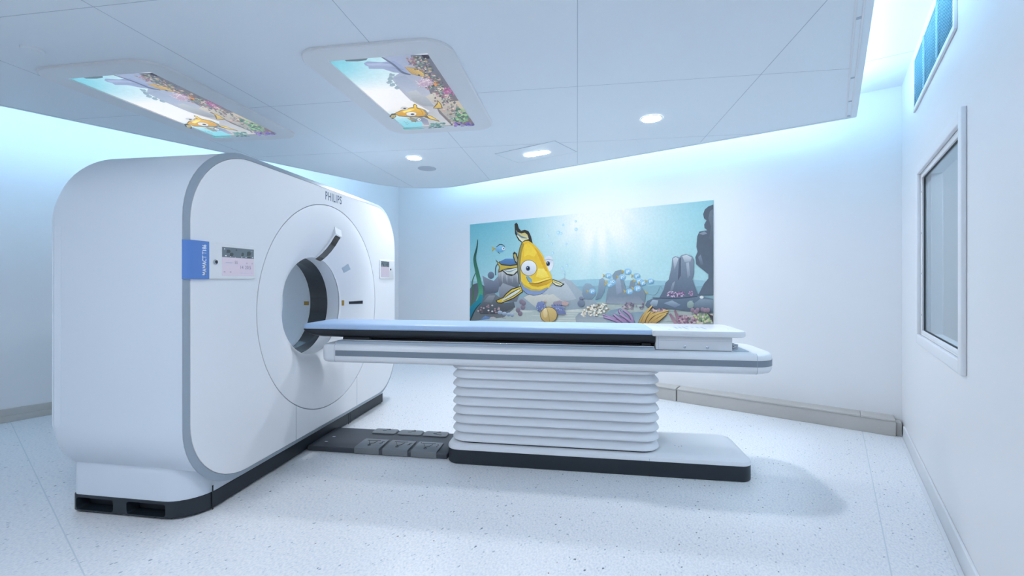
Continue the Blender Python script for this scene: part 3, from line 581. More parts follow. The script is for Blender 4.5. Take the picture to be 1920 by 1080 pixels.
# ------------------------------------------------------------------ backlit ceiling screens
SL, SW = 1.085, .575                                # length (away) and width (across)
def screen_xy(X, Y):
    """a point measured on the right-hand screen, turned into its own metres"""
    c, s_ = math.cos(SCAN.rz), math.sin(SCAN.rz)
    px, py = 560 + X / 5.0526, 60 + Y / 5.0526
    u, v = (px - 960) / FPX, (HORIZON - py) / FPX
    t = (Z_RAFT - EYE) / v
    return (c * u + s_) * t + 1.372, (-s_ * u + c) * t - 2.246
def paint_screen(A):
    A.place = lambda s, t: Vector((t * SW, s * SL, 0))
    def sky(s, t):
        c = lerp3((136, 206, 224), (244, 244, 248), math.exp(-((s - .52) / .30) ** 2) * 1.25)
        if s < .3: c = lerp3((122, 202, 222), c, s / .22 + t * 1.2)
        if s > .8: c = lerp3(c, (136, 210, 226), (s - .8) * 6)
        return lerp3(c, (236, 242, 246), max(0, (t - .12) * 1.3)) if s < .8 else lerp3(c, (170, 214, 222), (t - .2))
    A.ground([[((i / 60, j / 30), sky(i / 60, j / 30)) for i in range(61)] for j in range(31)])
    def clampxy(X, Y):
        b, a = screen_xy(X, Y)
        return Vector((min(max(b, 0), SW), min(max(a, 0), SL), 0))
    A.place = clampxy
    R1 = random.Random(11)
    A.poly([(900, 200), (1260, 200), (1690, 870), (1180, 890), (1160, 800), (1240, 740), (1060, 640), (960, 540), (880, 430), (980, 360), (860, 290), (800, 230)], (150, 164, 196), (196, 196, 198))
    A.poly([(1060, 210), (1260, 200), (1690, 870), (1450, 880), (1330, 760), (1260, 600), (1180, 420), (1100, 320)], (104, 112, 130), (120, 110, 110))
    A.poly([(425, 246), (660, 232), (640, 256), (560, 268), (450, 268)], (86, 104, 116)); A.poly([(300, 252), (390, 246), (380, 256), (310, 260)], (60, 84, 96))
    A.poly([(616, 285), (650, 268), (780, 276), (900, 262), (1010, 330), (1040, 390), (900, 372), (800, 340), (665, 338), (660, 316), (630, 304)], (140, 156, 196), (150, 166, 200))
    A.poly([(640, 290), (780, 286), (900, 300), (1000, 350), (860, 330), (660, 310)], (176, 190, 220), (120, 134, 172))
    A.ribbon([(780, 222), (900, 300), (980, 370), (1060, 395)], (10, 18, 20, 10), (96, 106, 134))
    for k, (x, y) in enumerate(((880, 400), (870, 435), (862, 465), (890, 490), (940, 470), (930, 520), (980, 440), (1010, 480))): A.blob(x, y, 28, 18, (130, 156, 172), (160, 182, 196), 40 + k, .3, 12)
    A.poly([(900, 420), (1010, 400), (1110, 500), (1130, 570), (1020, 560), (960, 520)], (150, 164, 190), (176, 186, 206))
    A.poly([(1030, 560), (1110, 540), (1220, 620), (1290, 700), (1180, 690), (1080, 640)], (190, 196, 204), (150, 158, 170))
    A.poly([(1200, 600), (1300, 560), (1400, 640), (1540, 690), (1640, 800), (1480, 880), (1380, 780), (1300, 690)], (206, 200, 190), (150, 146, 142))
    A.poly([(1300, 480), (1360, 500), (1440, 620), (1400, 630), (1330, 560)], (226, 218, 200), (200, 190, 176))
    A.poly([(1440, 650), (1530, 640), (1600, 740), (1520, 720)], (196, 184, 168))
    A.poly([(1160, 205), (1250, 202), (1240, 240), (1190, 244)], (46, 40, 58)); A.poly([(1000, 320), (1100, 326), (1190, 366), (1240, 410), (1160, 412), (1070, 388)], (176, 146, 92), (150, 116, 66))
    for k in range(8): A.ribbon([(1010 + k * 8, 322 + k * 8), (1120 + k * 4, 350 + k * 7), (1225, 400 + k * 2)], (2, 4, 2), (214, 186, 120))
    pal = [(96, 140, 128), (70, 110, 96), (170, 140, 160), (206, 176, 150), (130, 100, 140), (214, 206, 190), (84, 96, 112), (190, 120, 120), (110, 160, 150), (60, 70, 80)]
    for k in range(420):
        s, t = R1.random(), R1.random() ** .7
        X = 1060 + s * 440 + t * 190 - 60; Y = 215 + s * 650
        if t < .35 and .2 < s < .95 and R1.random() < .75: continue
        A.blob(X, Y, R1.uniform(6, 17), R1.uniform(5, 11), R1.choice(pal), R1.choice(pal), k, .3, 8)
    for k in range(40): A.ribbon([(1130 + R1.uniform(-30, 60), 470 + R1.uniform(-50, 30)), (1180 + R1.uniform(-30, 60), 450 + R1.uniform(-40, 40)), (1230 + R1.uniform(-20, 60), 440 + R1.uniform(-20, 40))], (3, 5, 3), R1.choice([(226, 214, 224), (176, 150, 180), (196, 176, 190)]))
    A.poly([(1265, 462), (1290, 456), (1300, 440), (1306, 460), (1330, 462), (1308, 474), (1300, 492), (1288, 474)], (216, 140, 70))
    for k in range(40): A.blob(1370 + R1.uniform(0, 100), 500 + R1.uniform(0, 70), 10, 7, R1.choice([(170, 90, 150), (200, 130, 180), (140, 70, 120)]), None, k, .3, 7)
    for k in range(50): A.blob(1490 + R1.uniform(0, 130), 700 + R1.uniform(0, 120), 13, 10, R1.choice([(70, 130, 96), (110, 170, 120), (60, 100, 80), (150, 190, 140)]), None, k, .3, 7)
    for k in range(40): A.blob(1480 + R1.uniform(0, 190), 830 + R1.uniform(0, 45), 13, 8, R1.choice([(70, 70, 150), (110, 90, 170), (60, 50, 110), (150, 120, 190)]), None, k, .3, 7)
    for k in range(30): A.blob(1240 + R1.uniform(0, 150), 835 + R1.uniform(0, 50), 16, 8, R1.choice([(90, 140, 140), (70, 110, 110), (130, 170, 160)]), None, k, .3, 7)
    # yellow fish lying with its tail to the water's edge
    A.poly([(1050, 775), (1110, 790), (1160, 770), (1220, 800), (1240, 850), (1190, 850), (1160, 815), (1070, 825)], (110, 124, 150), (160, 160, 180))
    A.poly([(1270, 690), (1310, 640), (1312, 608), (1350, 650), (1366, 690), (1330, 696)], (110, 84, 30)); A.poly([(1280, 688), (1318, 650), (1318, 624), (1346, 656), (1354, 686)], (236, 206, 96), (200, 170, 90))
    A.poly([(1200, 750), (1260, 765), (1330, 810), (1336, 820), (1240, 795), (1190, 775)], (110, 90, 30)); A.poly([(1210, 755), (1260, 770), (1326, 810), (1240, 788)], (240, 206, 80), (220, 190, 110))
    A.poly([(846, 770), (880, 742), (925, 738), (922, 772), (900, 790), (864, 794)], (40, 38, 30))
    for k in range(4): A.ribbon([(872 + k * 12, 786 - k * 2), (886 + k * 10, 756 - k)], (5, 6), (226, 206, 130))
    A.poly([(905, 740), (960, 712), (1050, 684), (1086, 678), (1084, 655), (1100, 646), (1120, 660), (1124, 682), (1200, 706), (1230, 742), (1206, 770), (1130, 778), (1050, 776), (950, 768)], (110, 86, 20))
    A.poly([(912, 742), (962, 718), (1050, 690), (1092, 682), (1092, 660), (1104, 654), (1114, 664), (1116, 688), (1180, 704), (1206, 740), (1190, 762), (1130, 770), (1050, 770), (952, 762)], (246, 206, 60), (206, 150, 26))
    A.poly([(1176, 704), (1204, 712), (1226, 742), (1204, 766), (1188, 764), (1206, 740)], (130, 130, 120)); A.poly([(980, 722), (1050, 700), (1100, 700), (1060, 716), (1000, 734)], (254, 230, 120)); A.ribbon([(1120, 690), (1160, 710), (1176, 750)], (3, 4, 3), (150, 110, 20))
    A.ell(1000, 690, 38, 16, (206, 208, 212)); A.ell(1004, 692, 14, 7, (30, 30, 34)); A.ell(1068, 746, 54, 23, (150, 112, 30)); A.ell(1068, 745, 50, 20, (246, 246, 244), (210, 212, 216)); A.ell(1078, 747, 18, 8, (26, 26, 30))
    A.poly([(1020, 782), (1060, 790), (1120, 800), (1110, 826), (1070, 812)], (200, 170, 70), (90, 110, 130)); A.ell(1140, 798, 16, 12, (236, 236, 230)); A.ell(1142, 798, 6, 5, (40, 44, 50))
    for k, (x, y) in enumerate(((1000, 820), (1015, 828), (1030, 824), (1022, 840), (1042, 836), (1030, 846))): A.ell(x, y, 6, 4, (70, 110, 120), None, 8); A.ell(x, y, 4, 2.5, (170, 220, 230), None, 8)
    A.poly([(960, 880), (1090, 884), (1200, 880), (1160, 892), (1000, 894)], (90, 170, 170))
def ceiling_screen(x, y, label, art_mesh=None):
    t = Thing('ceiling_screen', label, 'ceiling screen', SCAN, (x, y, Z_RAFT), 'backlit picture screens in the ceiling')
    hw, hl = SW / 2 + .145, SL / 2 + .13
    bm = new()
    o = lambda i: rr(x - hw + i, x + hw - i, y - hl + i, y + hl - i, .15 - i, 12)
    p = lambda i: rr(x - SW / 2 - i, x + SW / 2 + i, y - SL / 2 - i, y + SL / 2 + i, .004, 12)
    loft(bm, [[(*q_, z) for q_ in f(i)] for z, i, f in ((Z_RAFT - .0005, 0, o), (Z_RAFT - .012, .002, o), (Z_RAFT - .016, .008, o), (Z_RAFT - .016, .02, o), (Z_RAFT - .014, .012, p), (Z_RAFT - .013, 0, p), (Z_RAFT - .004, 0, p))])
    t.part('bezel', bm, 'white')
    bm = new(); loft(bm, [[(*q_, z) for q_ in rr(x - SW / 2 - .001, x + SW / 2 + .001, y - SL / 2 - .001, y + SL / 2 + .001, .004, 3)] for z in (Z_RAFT - .001, Z_RAFT - .005)], True, True, True)
    t.part('light_panel', bm, 'white')
    if art_mesh is None:
        A = Art(None, (0, 0, -1)); paint_screen(A)
        bmesh.ops.translate(A.bm, verts=A.bm.verts, vec=(x - SW / 2, y - SL / 2, Z_RAFT - .0054))
        pic = t.part('picture', A.bm, 'screen_art', smooth=0)
    else:
        pic = bpy.data.objects.new('picture', art_mesh); C.objects.link(pic); pic.parent = t.o
    return pic.data
pm = ceiling_screen(-1.085, 2.79, 'ceiling screen with yellow fish reef picture, above the patient table')
ceiling_screen(-2.76, 2.75, 'ceiling screen with yellow fish reef picture, above the scanner near the left wall', pm)

# ------------------------------------------------------------------ ventilation grille high on the right wall
VY0, VY1, VZ0, VZ1 = 2.70, 3.90, 2.305, 2.665
t = Thing('ventilation_grille', 'long white framed grille high on the right wall, blue cove light tinted into its slats', 'vent', ROOM, (X_R, 3.3, VZ0))
bm = new(); ring_frame(bm, X_R - .012, X_R - .0002, VY0, VY1, VZ0, VZ1, .028, bev=.003); t.part('grille_frame', bm, 'frame')
bm = new(); box(bm, X_R - .002, X_R - .0002, VY0 + .02, VY1 - .02, VZ0 + .02, VZ1 - .02); t.part('backing', bm, 'ventdark')
bm = new()
for k in range(19):
    z = VZ0 + .034 + k * .0164
    loft(bm, [[(X_R - .010, yy, z - .003), (X_R - .007, yy, z + .0025), (X_R - .006, yy, z + .0015), (X_R - .009, yy, z - .004)] for yy in (VY0 + .026, VY1 - .026)], True, True, True)
t.part('slats', bm, 'slat')
for y in (3.10, 3.50):
    bm = new(); box(bm, X_R - .0135, X_R - .004, y - .006, y + .006, VZ0 + .028, VZ1 - .028, .001); t.part('mullion', bm, 'slat')

# ------------------------------------------------------------------ cable trunking along the back wall
TY = 4.425
def trunking(x0, x1, label, lids, end=False):
    t = Thing('cable_trunking', label, 'trunking', ROOM, ((x0 + x1) / 2, TY, 0), 'grey cable trunking along the back wall')
    bm = new(); box(bm, x0, x1, TY + .004, Y_B - .0005, 0.0005, .112, .002); t.part('channel', bm, 'alu')
    for a, b in lids:
        bm = new(); box(bm, a + .001, b - .001, TY, Y_B - .0005, .1125, .128, .0025); t.part('lid', bm, 'alu')
    if end:
        bm = new(); box(bm, x1, x1 + .006, TY + .02, Y_B - .03, .01, .108, .001); t.part('end_plate', bm, 'alu')
trunking(-3.2, -1.243, 'grey trunking length running behind the patient table column', ((-3.2, -1.243),))
trunking(-1.232, .395, 'grey trunking length under the right side of the mural, ending by the right wall', ((-1.232, .185), (.185, .395)), True)
bm = new(); box(bm, .403, .4325, 4.46, 4.575, .0005, .10, .002); box(bm, .402, .431, 4.452, 4.46, .03, .04, .001)
tag(link('cable_bracket', bm, 'alu', ROOM, (.418, 4.52, 0)), 'small metal bracket in the corner between trunking end and right wall', 'bracket')

# ------------------------------------------------------------------ the scanner gantry (x = along the table axis, y = across the bore, z up)
GA, GZ, HALF, FB = 3.006, 1.01, 1.204, -1.828       # bore centre across, bore height, half width, front plane
G = Thing('ct_scanner', 'large white scanner gantry with a round bore and grey edge trim', 'scanner', SCAN, (-2.24, GA, 0))
def cover_outline(i):
    return rr(GA - HALF + i, GA + HALF - i, .12 + i, 1.90 - i, (.37 - i, .37 - i, .40 - i, .40 - i), 14)
def circ(pts, r): return [(GA + r * math.cos(t), GZ + r * math.sin(t)) for t in [math.atan2(z - GZ, a - GA) for a, z in pts]]
def ringb(pts, b): return [(b, a, z) for a, z in pts]
def dense(pts, step=.03):
    o = []
    for p, q_ in zip(pts, pts[1:] + pts[:1]):
        n = max(1, int(math.dist(p, q_) / step))
        o += [(p[0] + (q_[0] - p[0]) * k / n, p[1] + (q_[1] - p[1]) * k / n) for k in range(n)]
    return o
def lathe(bm, prof, n=120, mi=0):
    loft(bm, [[(b, GA + r * math.cos(k / n * 2 * PI), GZ + r * math.sin(k / n * 2 * PI)) for k in range(n)] for r, b in prof], True, False, False, mi)
# body shell: tucks in towards the neck at the bottom
def body_base():
    x0, x1, r = GA - HALF + .004, GA + HALF - .004, .296
    arc = [k / 10 * .838 for k in range(11)]
    far = [(x1 - r + r * math.cos(t), .47 - r * math.sin(t)) for t in arc[::-1]]
    near = [(x0 + r - r * math.cos(t), .47 - r * math.sin(t)) for t in arc]
    top = rr(x0, x1, .5, 1.897, (.02, .02, .397, .397), 14)[30:]
    return dense(far + top + near)
BODY0 = body_base(); BW, BZ0, BZ1 = HALF - .004, min(z for a, z in BODY0), 1.897
def body_ring(i): return [(GA + (a - GA) * (BW - i) / BW, BZ0 + i + (z - BZ0) * (BZ1 - BZ0 - 2 * i) / (BZ1 - BZ0)) for a, z in BODY0]
bm = new()
p = [body_ring(i) for i in (0, 0, .004, .016, .034)]
loft(bm, [ringb(q_, b) for q_, b in zip(p, (-1.842, -2.565, -2.582, -2.605, -2.62))] + [ringb(circ(p[-1], .56), -2.62)], True, False, False)
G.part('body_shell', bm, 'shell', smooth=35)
bm = new(); loft(bm, [ringb(body_ring(i), b) for i, b in ((.033, -2.6205), (.030, -2.632), (.045, -2.638), (.12, -2.638), (.12, -2.6205))]); G.part('rear_cover', bm, 'shell')
bm = new(); c0 = dense(cover_outline(0))
inset = lambda i: [(GA + (a - GA) * (HALF - i) / HALF, .12 + i + (z - .12) * (1.78 - 2 * i) / 1.78) for a, z in c0]
loft(bm, [ringb(inset(i), b) for i, b in ((.12, -1.8415), (0, -1.8415), (0, -1.8395), (.006, -1.8365), (.026, -1.8295))]); trim = G.part('edge_trim', bm, 'trim', label='grey metallic edge trim')
bm = new(); loft(bm, [ringb(inset(i), b) for i, b in ((.02, -1.8445), (-.0006, -1.8445), (-.0006, -1.8418), (.02, -1.8418))]); G.part('trim_seam', bm, 'seam', trim)
bm = new()
loft(bm, [ringb(inset(.0265), -1.834), ringb(inset(.0285), FB - .0005), ringb(inset(.034), FB), ringb(circ(c0, .7445), FB), ringb(circ(c0, .7435), FB - .012)]); cover = G.part('front_cover', bm, 'face')
bm = new(); lathe(bm, [(.750, FB - .0100), (.735, FB - .0100)]); G.part('ring_gap', bm, 'seam')
FUN = [(.7385, FB - .012), (.7385, FB - .001), (.735, FB), (.66, FB), (.61, FB - .002), (.565, FB - .008), (.52, FB - .021), (.48, FB - .040), (.44, FB - .066), (.405, FB - .095), (.378, FB - .118), (.364, FB - .1285), (.3605, FB - .130)]
bm = new(); lathe(bm, FUN); G.part('bore_funnel', bm, 'face', smooth=60)
def fun_b(r):
    for (r1_, b1), (r0_, b0) in zip(FUN[2:], FUN[3:]):
        if r0_ <= r <= r1_: return b0 + (b1 - b0) * (r - r0_) / (r1_ - r0_)
    return FUN[-1][1]
bm = new(); lathe(bm, [(.3605, -1.958), (.368, -1.960), (.368, -1.964)]); G.part('bore_seam', bm, 'dark_seam')
bm = new(); lathe(bm, [(.366, -1.9635), (.361, -1.9635), (.360, -1.966), (.360, -2.064)]); G.part('bore_liner', bm, 'face')
bm = new(); lathe(bm, [(.360, -2.064), (.3615, -2.066), (.3615, -2.217), (.360, -2.219)]); G.part('detector_window', bm, 'glassblack', label='black glossy detector band inside the bore')
bm = new(); lathe(bm, [(.360, -2.219), (.360, -2.228), (.366, -2.232), (.371, -2.27), (.392, -2.36), (.425, -2.45), (.475, -2.54), (.561, -2.62)]); G.part('rear_funnel', bm, 'face', smooth=60)
def patch(bm, a0, a1, r0, r1, off=.002, n=4, mi=0, rear=False):
    rows = []
    for i in range(n + 1):
        r = r0 + (r1 - r0) * i / n; row = []
        for k in range(n + 1):
            t = math.radians(a0 + (a1 - a0) * k / n)
            row.append((fun_b(r) + off, GA + r * math.cos(t) - off * math.cos(t) * .7, GZ + r * math.sin(t) - off * math.sin(t) * .7))
        rows.append(row)
    back = [[(b - .004, a, z) for b, a, z in row] for row in rows]
    loft(bm, [row + bk[::-1] for row, bk in zip(rows, back)], True, True, True, mi)
bm = new(); patch(bm, 36, 43, .425, .475, .0015); G.part('sticker', bm, 'palegrey')
bm = new(); patch(bm, -3.2, 3.0, .392, .548, .0015); pl = G.part('handle_plate', bm, 'face')
bm = new(); patch(bm, -1.7, 1.2, .425, .538, .004); G.part('handle', bm, 'black', pl)
bm = new(); patch(bm, -3.4, 3.0, .380, .392, .004); G.part('label', bm, 'orange')
bm = new()
loft(bm, [[(-2.236, GA + .3655 - z * z, z + GZ - .006), (-2.236, GA + .371, z + GZ - .006), (-2.282, GA + .376, z + GZ - .006), (-2.282, GA + .3685 - z * z, z + GZ - .006)] for z in (-.016, .016)], True, True, True); G.part('label', bm, 'orange')
bm = new(); patch(bm, 181, 185, .363, .374, .004); G.part('sensor', bm, 'black')
# laser housing across the top of the funnel
ct, st = math.cos(math.radians(78)), math.sin(math.radians(78))
def rad(b, r, s): return (b, GA + r * ct + s * st, GZ + r * st - s * ct)
under = [(-1.968, .350), (-1.945, .366), (-1.915, .394), (-1.885, .430), (-1.855, .476), (-1.832, .522)]
sec = under + [(-1.815, .545), (-1.829, .600), (-1.880, .56), (-1.968, .42)]
bm = new(); loft(bm, [[rad(b, r, s) for b, r in sec] for s in (-.048, .044)], True, True, True); lh = G.part('laser_housing', bm, 'face', smooth=20)
bm = new(); rows = [[rad(b + .0012, r - .0016, s) for b, r in under + [(-1.822, .538)]] for s in (-.034, .034)]
rows = [r_ + [rad(b + .0, r + .004, s) for b, r in (under + [(-1.822, .538)])[::-1]] for r_, s in zip(rows, (-.034, .034))]
loft(bm, rows, True, True, True); G.part('laser_window', bm, 'glassblack', lh, label='black glass strip')
# seams of the front cover
bm = new(); box(bm, FB - .001, FB + .0006, 2.6185, 2.6215, .148, .382); box(bm, FB - .001, FB + .0006, 3.4165, 3.4195, .148, .392); G.part('panel_seam', bm, 'seam', cover)
# neck and dark plinth
def base_outline(i): return rr(-2.60 + i, -1.888 - i, 1.895 + i, 4.06 - i, (.05, .16, .05, .04), 10)
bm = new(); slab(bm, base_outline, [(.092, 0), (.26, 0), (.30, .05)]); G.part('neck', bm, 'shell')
def cut(bm, cutter):
    """boolean difference of two bmeshes"""
    obs = []
    for b_ in (bm, cutter):
        bmesh.ops.recalc_face_normals(b_, faces=b_.faces)
        me = bpy.data.meshes.new('cut'); b_.to_mesh(me); b_.free(); o = bpy.data.objects.new('cut', me); C.objects.link(o); obs.append(o)
    md = obs[0].modifiers.new('cut', 'BOOLEAN'); md.object = obs[1]; md.operation = 'DIFFERENCE'; md.solver = 'EXACT'
    dg = bpy.context.evaluated_depsgraph_get(); me = bpy.data.meshes.new_from_object(obs[0].evaluated_get(dg))
    r = bmesh.new(); r.from_mesh(me)
    for o in obs: m_ = o.data; bpy.data.objects.remove(o); bpy.data.meshes.remove(m_)
    bpy.data.meshes.remove(me)
    return r
bm = new(); slab(bm, lambda i: base_outline(i - .004), [(0, .02), (.012, 0), (.090, 0), (.0925, .003)])
c = new()
for b0, b1 in ((-2.565, -2.335), (-2.262, -2.03)):
    loft(c, [[(b, a, z) for b, z in rr(b0 + s, b1 - s, .016 + s * .3, .080 - s * .3, .014, 5)] for a, s in ((1.87, 0), (1.95, .012))], True, True, True)
bm = cut(bm, c)
plinth = G.part('plinth', bm, 'plinth', label='black plinth with two fork pockets')
bm = new(); box(bm, -1.8838, -1.8825, 2.014, 2.021, .002, .128); box(bm, -1.8838, -1.8828, 3.38, 3.386, .0, .09); box(bm, -1.8838, -1.8828, 3.41, 3.414, .0, .09); G.part('plinth_joint', bm, 'dark_seam', plinth)
# near side rear grip strip
bm = new(); loft(bm, [[(b, GA - HALF + .004 - d, z) for b, z in rr(-2.575, -2.535, .47, 1.47, .018, 6)] for d in (-.004, .0006, .0012)], True, True, True); G.part('side_grip', bm, 'shell')
# lettering and control panels
bm = text_bm('PHILIPS', .086, (FB, 2.955, 1.792), (0, 1, 0), (0, 0, 1), .0012, .222, spacing=1.16); G.part('lettering', bm, 'ink_grey', smooth=0)
def panel(name, y0, y1, z0, z1, r, b0=FB, t=.010):
    bm = new(); f = lambda i: rr(y0 + i, y1 - i, z0 + i, z1 - i, tuple(max(q_ - i, .0005) for q_ in r), 6)
    loft(bm, [ringb(f(i), b) for b, i in ((b0 - .002, 0), (b0 + t * .7, 0), (b0 + t, .003))], True, False, True); return bm
cp = G.part('control_panel', panel('p', 1.925, 2.250, 1.205, 1.391, (.002, .018, .018, .002)), 'white')
def screen(y0, y1, z0, z1, b, parent, full):
    zc = z0 + (z1 - z0) * .645
    bm = new(); box(bm, b - .001, b + .0012, y0, y1, z0, zc); d = G.part('display', bm, 'lcd', parent)
    bm = new(); box(bm, b - .001, b + .0012, y0, y1, zc, z1); G.part('display', bm, 'lcd_dark', parent, label='dark upper part of the display')
    R = random.Random(3); bb = b + .0014
    bm = new()
    w_, h_ = y1 - y0, z1 - z0
    for (u, v, du, dv) in ((.12, .80, .13, .12), (.22, .69, .12, .14), (.40, .90, .05, .05), (.58, .72, .09, .14), (.76, .74, .15, .18), (.78, .66, .12, .07)):
        loft(bm, [[(b_, y0 + u * w_ + ca * du * w_, z0 + v * h_ + .5 * dv * h_ + sa * .5 * dv * h_) for ca, sa in ((0, -1), (.8, -.8), (1, .3), (.6, 1), (.1, .7))] for b_ in (b + .0012, bb)], True, True, True)
    G.part('display_graphic', bm, 'lcd_shape', parent, smooth=0)
    bm = new()
    for (u, v, s) in ((.08, .68, .045), (.23, .68, .02), (.38, .66, .015), (.58, .67, .03), (.72, .67, .03), (.94, .68, .03), (.92, .92, .02), (.05, .92, .03)): box(bm, b + .001, bb + .0002, y0 + u * w_, y0 + (u + s) * w_, z0 + v * h_, z0 + (v + s * .8) * h_)
    G.part('display_icon', bm, 'lcd_light', parent, smooth=0)
    if full:
        bm = new()
        for tx, u, v, sz in (('55', .37, .43, .022), ('14', .55, .25, .026), ('20.5', .70, .25, .026), ('o', .74, .44, .016), ('o', .92, .44, .016)):
            t_ = text_bm(tx, sz, (bb, y0 + u * w_, z0 + v * h_), (0, 1, 0), (0, 0, 1), 0)
            me = bpy.data.meshes.new('t'); t_.to_mesh(me); t_.free(); bm.from_mesh(me); bpy.data.meshes.remove(me)
        for u, v, s, hh in ((.04, .12, .05, .02), (.22, .12, .05, .02)): box(bm, b + .001, bb, y0 + u * w_, y0 + (u + s) * w_, z0 + v * h_, z0 + (v + hh) * h_)
        G.part('display_lettering', bm, 'ink_grey', parent, smooth=0)
        bm = new()
        for u, v, s, hh in ((.10, .445, .20, .03), (.56, .085, .06, .03), (.66, .085, .2, .015), (.90, .085, .05, .03), (.0, .40, .6, .006), (.55, .38, .44, .006), (.66, .22, .30, .006)): box(bm, b + .001, bb, y0 + u * w_, y0 + (u + s) * w_, z0 + v * h_, z0 + (v + hh) * h_)
        G.part('display_line', bm, 'ink_light', parent, smooth=0)
    else:
        bm = new()
        for u, v, s in ((.2, .45, .03), (.6, .3, .03), (.2, .12, .04), (.7, .12, .04)): box(bm, b + .001, bb, y0 + u * w_, y0 + (u + s) * w_, z0 + v * h_, z0 + (v + s) * h_)
        G.part('display_line', bm, 'ink_light', parent, smooth=0)
def along_b(bm, y, z, levels, n=20): loft(bm, [[(b, y + r * math.cos(k / n * 2 * PI), z + r * math.sin(k / n * 2 * PI)) for k in range(n)] for b, r in levels], True, True, True)
screen(2.006, 2.228, 1.223, 1.372, FB + .010, cp, True)
bm = new(); along_b(bm, 1.963, 1.292, [(FB + .009, .0125), (FB + .015, .0125), (FB + .017, .009)]); bt = G.part('button', bm, 'steel', cp)
bm = new(); along_b(bm, 1.963, 1.292, [(FB + .016, .0085), (FB + .0175, .008)]); G.part('button_face', bm, 'black', cp)
tagp = [(-1.843, 1.7985), (-1.838, 1.7985), (-1.829, 1.806), (-1.8215, 1.818), (-1.8165, 1.8335), (-1.8165, 1.9245), (-1.832, 1.9245), (-1.84, 1.84), (-1.842, 1.82), (-1.843, 1.81)]
bm = new(); loft(bm, [[(b, a, z) for b, a in tagp] for z in (1.2045, 1.3915)], True, True, True); bt = G.part('name_tag', bm, 'blue', smooth=25, label='blue name tag with white lettering')
bm = text_bm('MAMACT T186', .0325, (-1.8165, 1.9065, 1.224), (0, 0, 1), (0, -1, 0), .0006, .150); G.part('tag_lettering', bm, 'ink_white', bt, smooth=0)
cr = G.part('control_panel', panel('p', 3.836, 4.150, 1.211, 1.392, (.008, .002, .002, .008), t=.006), 'white')
screen(3.857, 4.035, 1.229, 1.378, FB + .006, cr, False)
bm = new(); along_b(bm, 4.068, 1.303, [(FB + .005, .009), (FB + .010, .009), (FB + .011, .006)]); G.part('button', bm, 'black', cr)

# ------------------------------------------------------------------ the patient table
TA = 2.995
P = Thing('patient_table', 'white patient table on a ribbed bellows column, reaching into the scanner', 'patient table', SCAN, (.1, TA, 0))
def skirt(i): return rr(-.855 + i, 1.035 - i, 2.755 + i, TA * 2 - 2.755 - i, tuple(max(q_ - i, .004) for q_ in (.085, .075, .10, .09)), 10)
bm = new(); slab(bm, skirt, [(0, .006), (.006, 0), (.094, 0)]); sk = P.part('base_skirt', bm, 'plinth', label='black base skirt')
bm = new(); box(bm, -.684, -.681, 2.7542, 2.76, .002, .094); box(bm, .432, .436, 2.7542, 2.76, .002, .094); P.part('skirt_joint', bm, 'dark_seam', sk)
bm = new(); slab(bm, lambda i: skirt(i), [(.0945, -.001), (.104, -.001), (.116, .004), (.125, .016), (.131, .04), (.133, .07)]); bc = P.part('base_cover', bm, 'table')
bm = new(); box(bm, .433, .435, 2.7535, 2.757, .096, .108); P.part('cover_joint', bm, 'seam', bc)
bm = new()
for x, y in ((.62, 2.93), (.64, 2.915), (.66, 2.93)): disc_stack(bm, (x, y), [(.1325, .004), (.134, .004)], 8)
P.part('screw_cap', bm, 'seam', bc)
def bell(i): return rr(-.803 - i, .478 + i, 2.805 - i, TA * 2 - 2.805 + i, .085 + i, 8)
bm = new(); levels = []
Z0, Z1, NP = .134, .665, 9
BEL = (0, .72, 1, .97, .86, .70, .52, .34, .15)
for k in range(NP):
    for j in range(9):
        t = j / 9; levels.append((Z0 + (Z1 - Z0) * (k + t) / NP, .034 * BEL[j]))
levels.append((Z1, 0))
slab(bm, bell, [(z, o) for z, o in levels]); P.part('bellows', bm, 'bellows', smooth=38)
bm = new(); slab(bm, lambda i: bell(.012 - i), [(.131, 0), (.1345, 0), (.1345, .02)]); P.part('bellows_gap', bm, 'dark_seam')
BX0, BX1, BY0, BY1 = -1.735, 1.170, 2.745, TA * 2 - 2.745
def beam(i): return rr(BX0 + i, BX1 - i, BY0 + i, BY1 - i, tuple(max(q_ - i, .01) for q_ in (.05, .14, .14, .05)), 10)
bm = new(); slab(bm, beam, [(.636, .045), (.638, .03), (.645, .012), (.657, .003), (.672, 0), (.735, 0), (.750, .003), (.760, .011), (.7645, .024), (.765, .04)]); bmz = P.part('support_beam', bm, 'table', smooth=50)
# grey stripe: wraps the near side, the foot end and the far side
o_ = dense(beam(-.0022), .02); near = min(range(len(o_)), key=lambda k: math.dist(o_[k], (-1.63, BY0))); o_ = o_[near:] + o_[:near]
far = min(range(len(o_)), key=lambda k: math.dist(o_[k], (-1.63, BY1)))
bm = new(); loft(bm, [[(x, y, z) for x, y in o_[:far + 1]] for z in (.6865, .688, .7225, .724)], False); P.part('beam_stripe', bm, 'stripe', bmz, label='grey stripe round the beam')
bm = new()
for x in (-1.632, 1.045): 
    prof = [(.6375, .03), (.645, .012), (.657, .003), (.672, 0), (.735, 0), (.750, .003), (.760, .011), (.7645, .024)]
    loft(bm, [[(x + d, BY0 + i - .0028, z) for z, i in prof] for d in (-.0012, .0012)], False)
P.part('end_cap_joint', bm, 'seam', bmz)
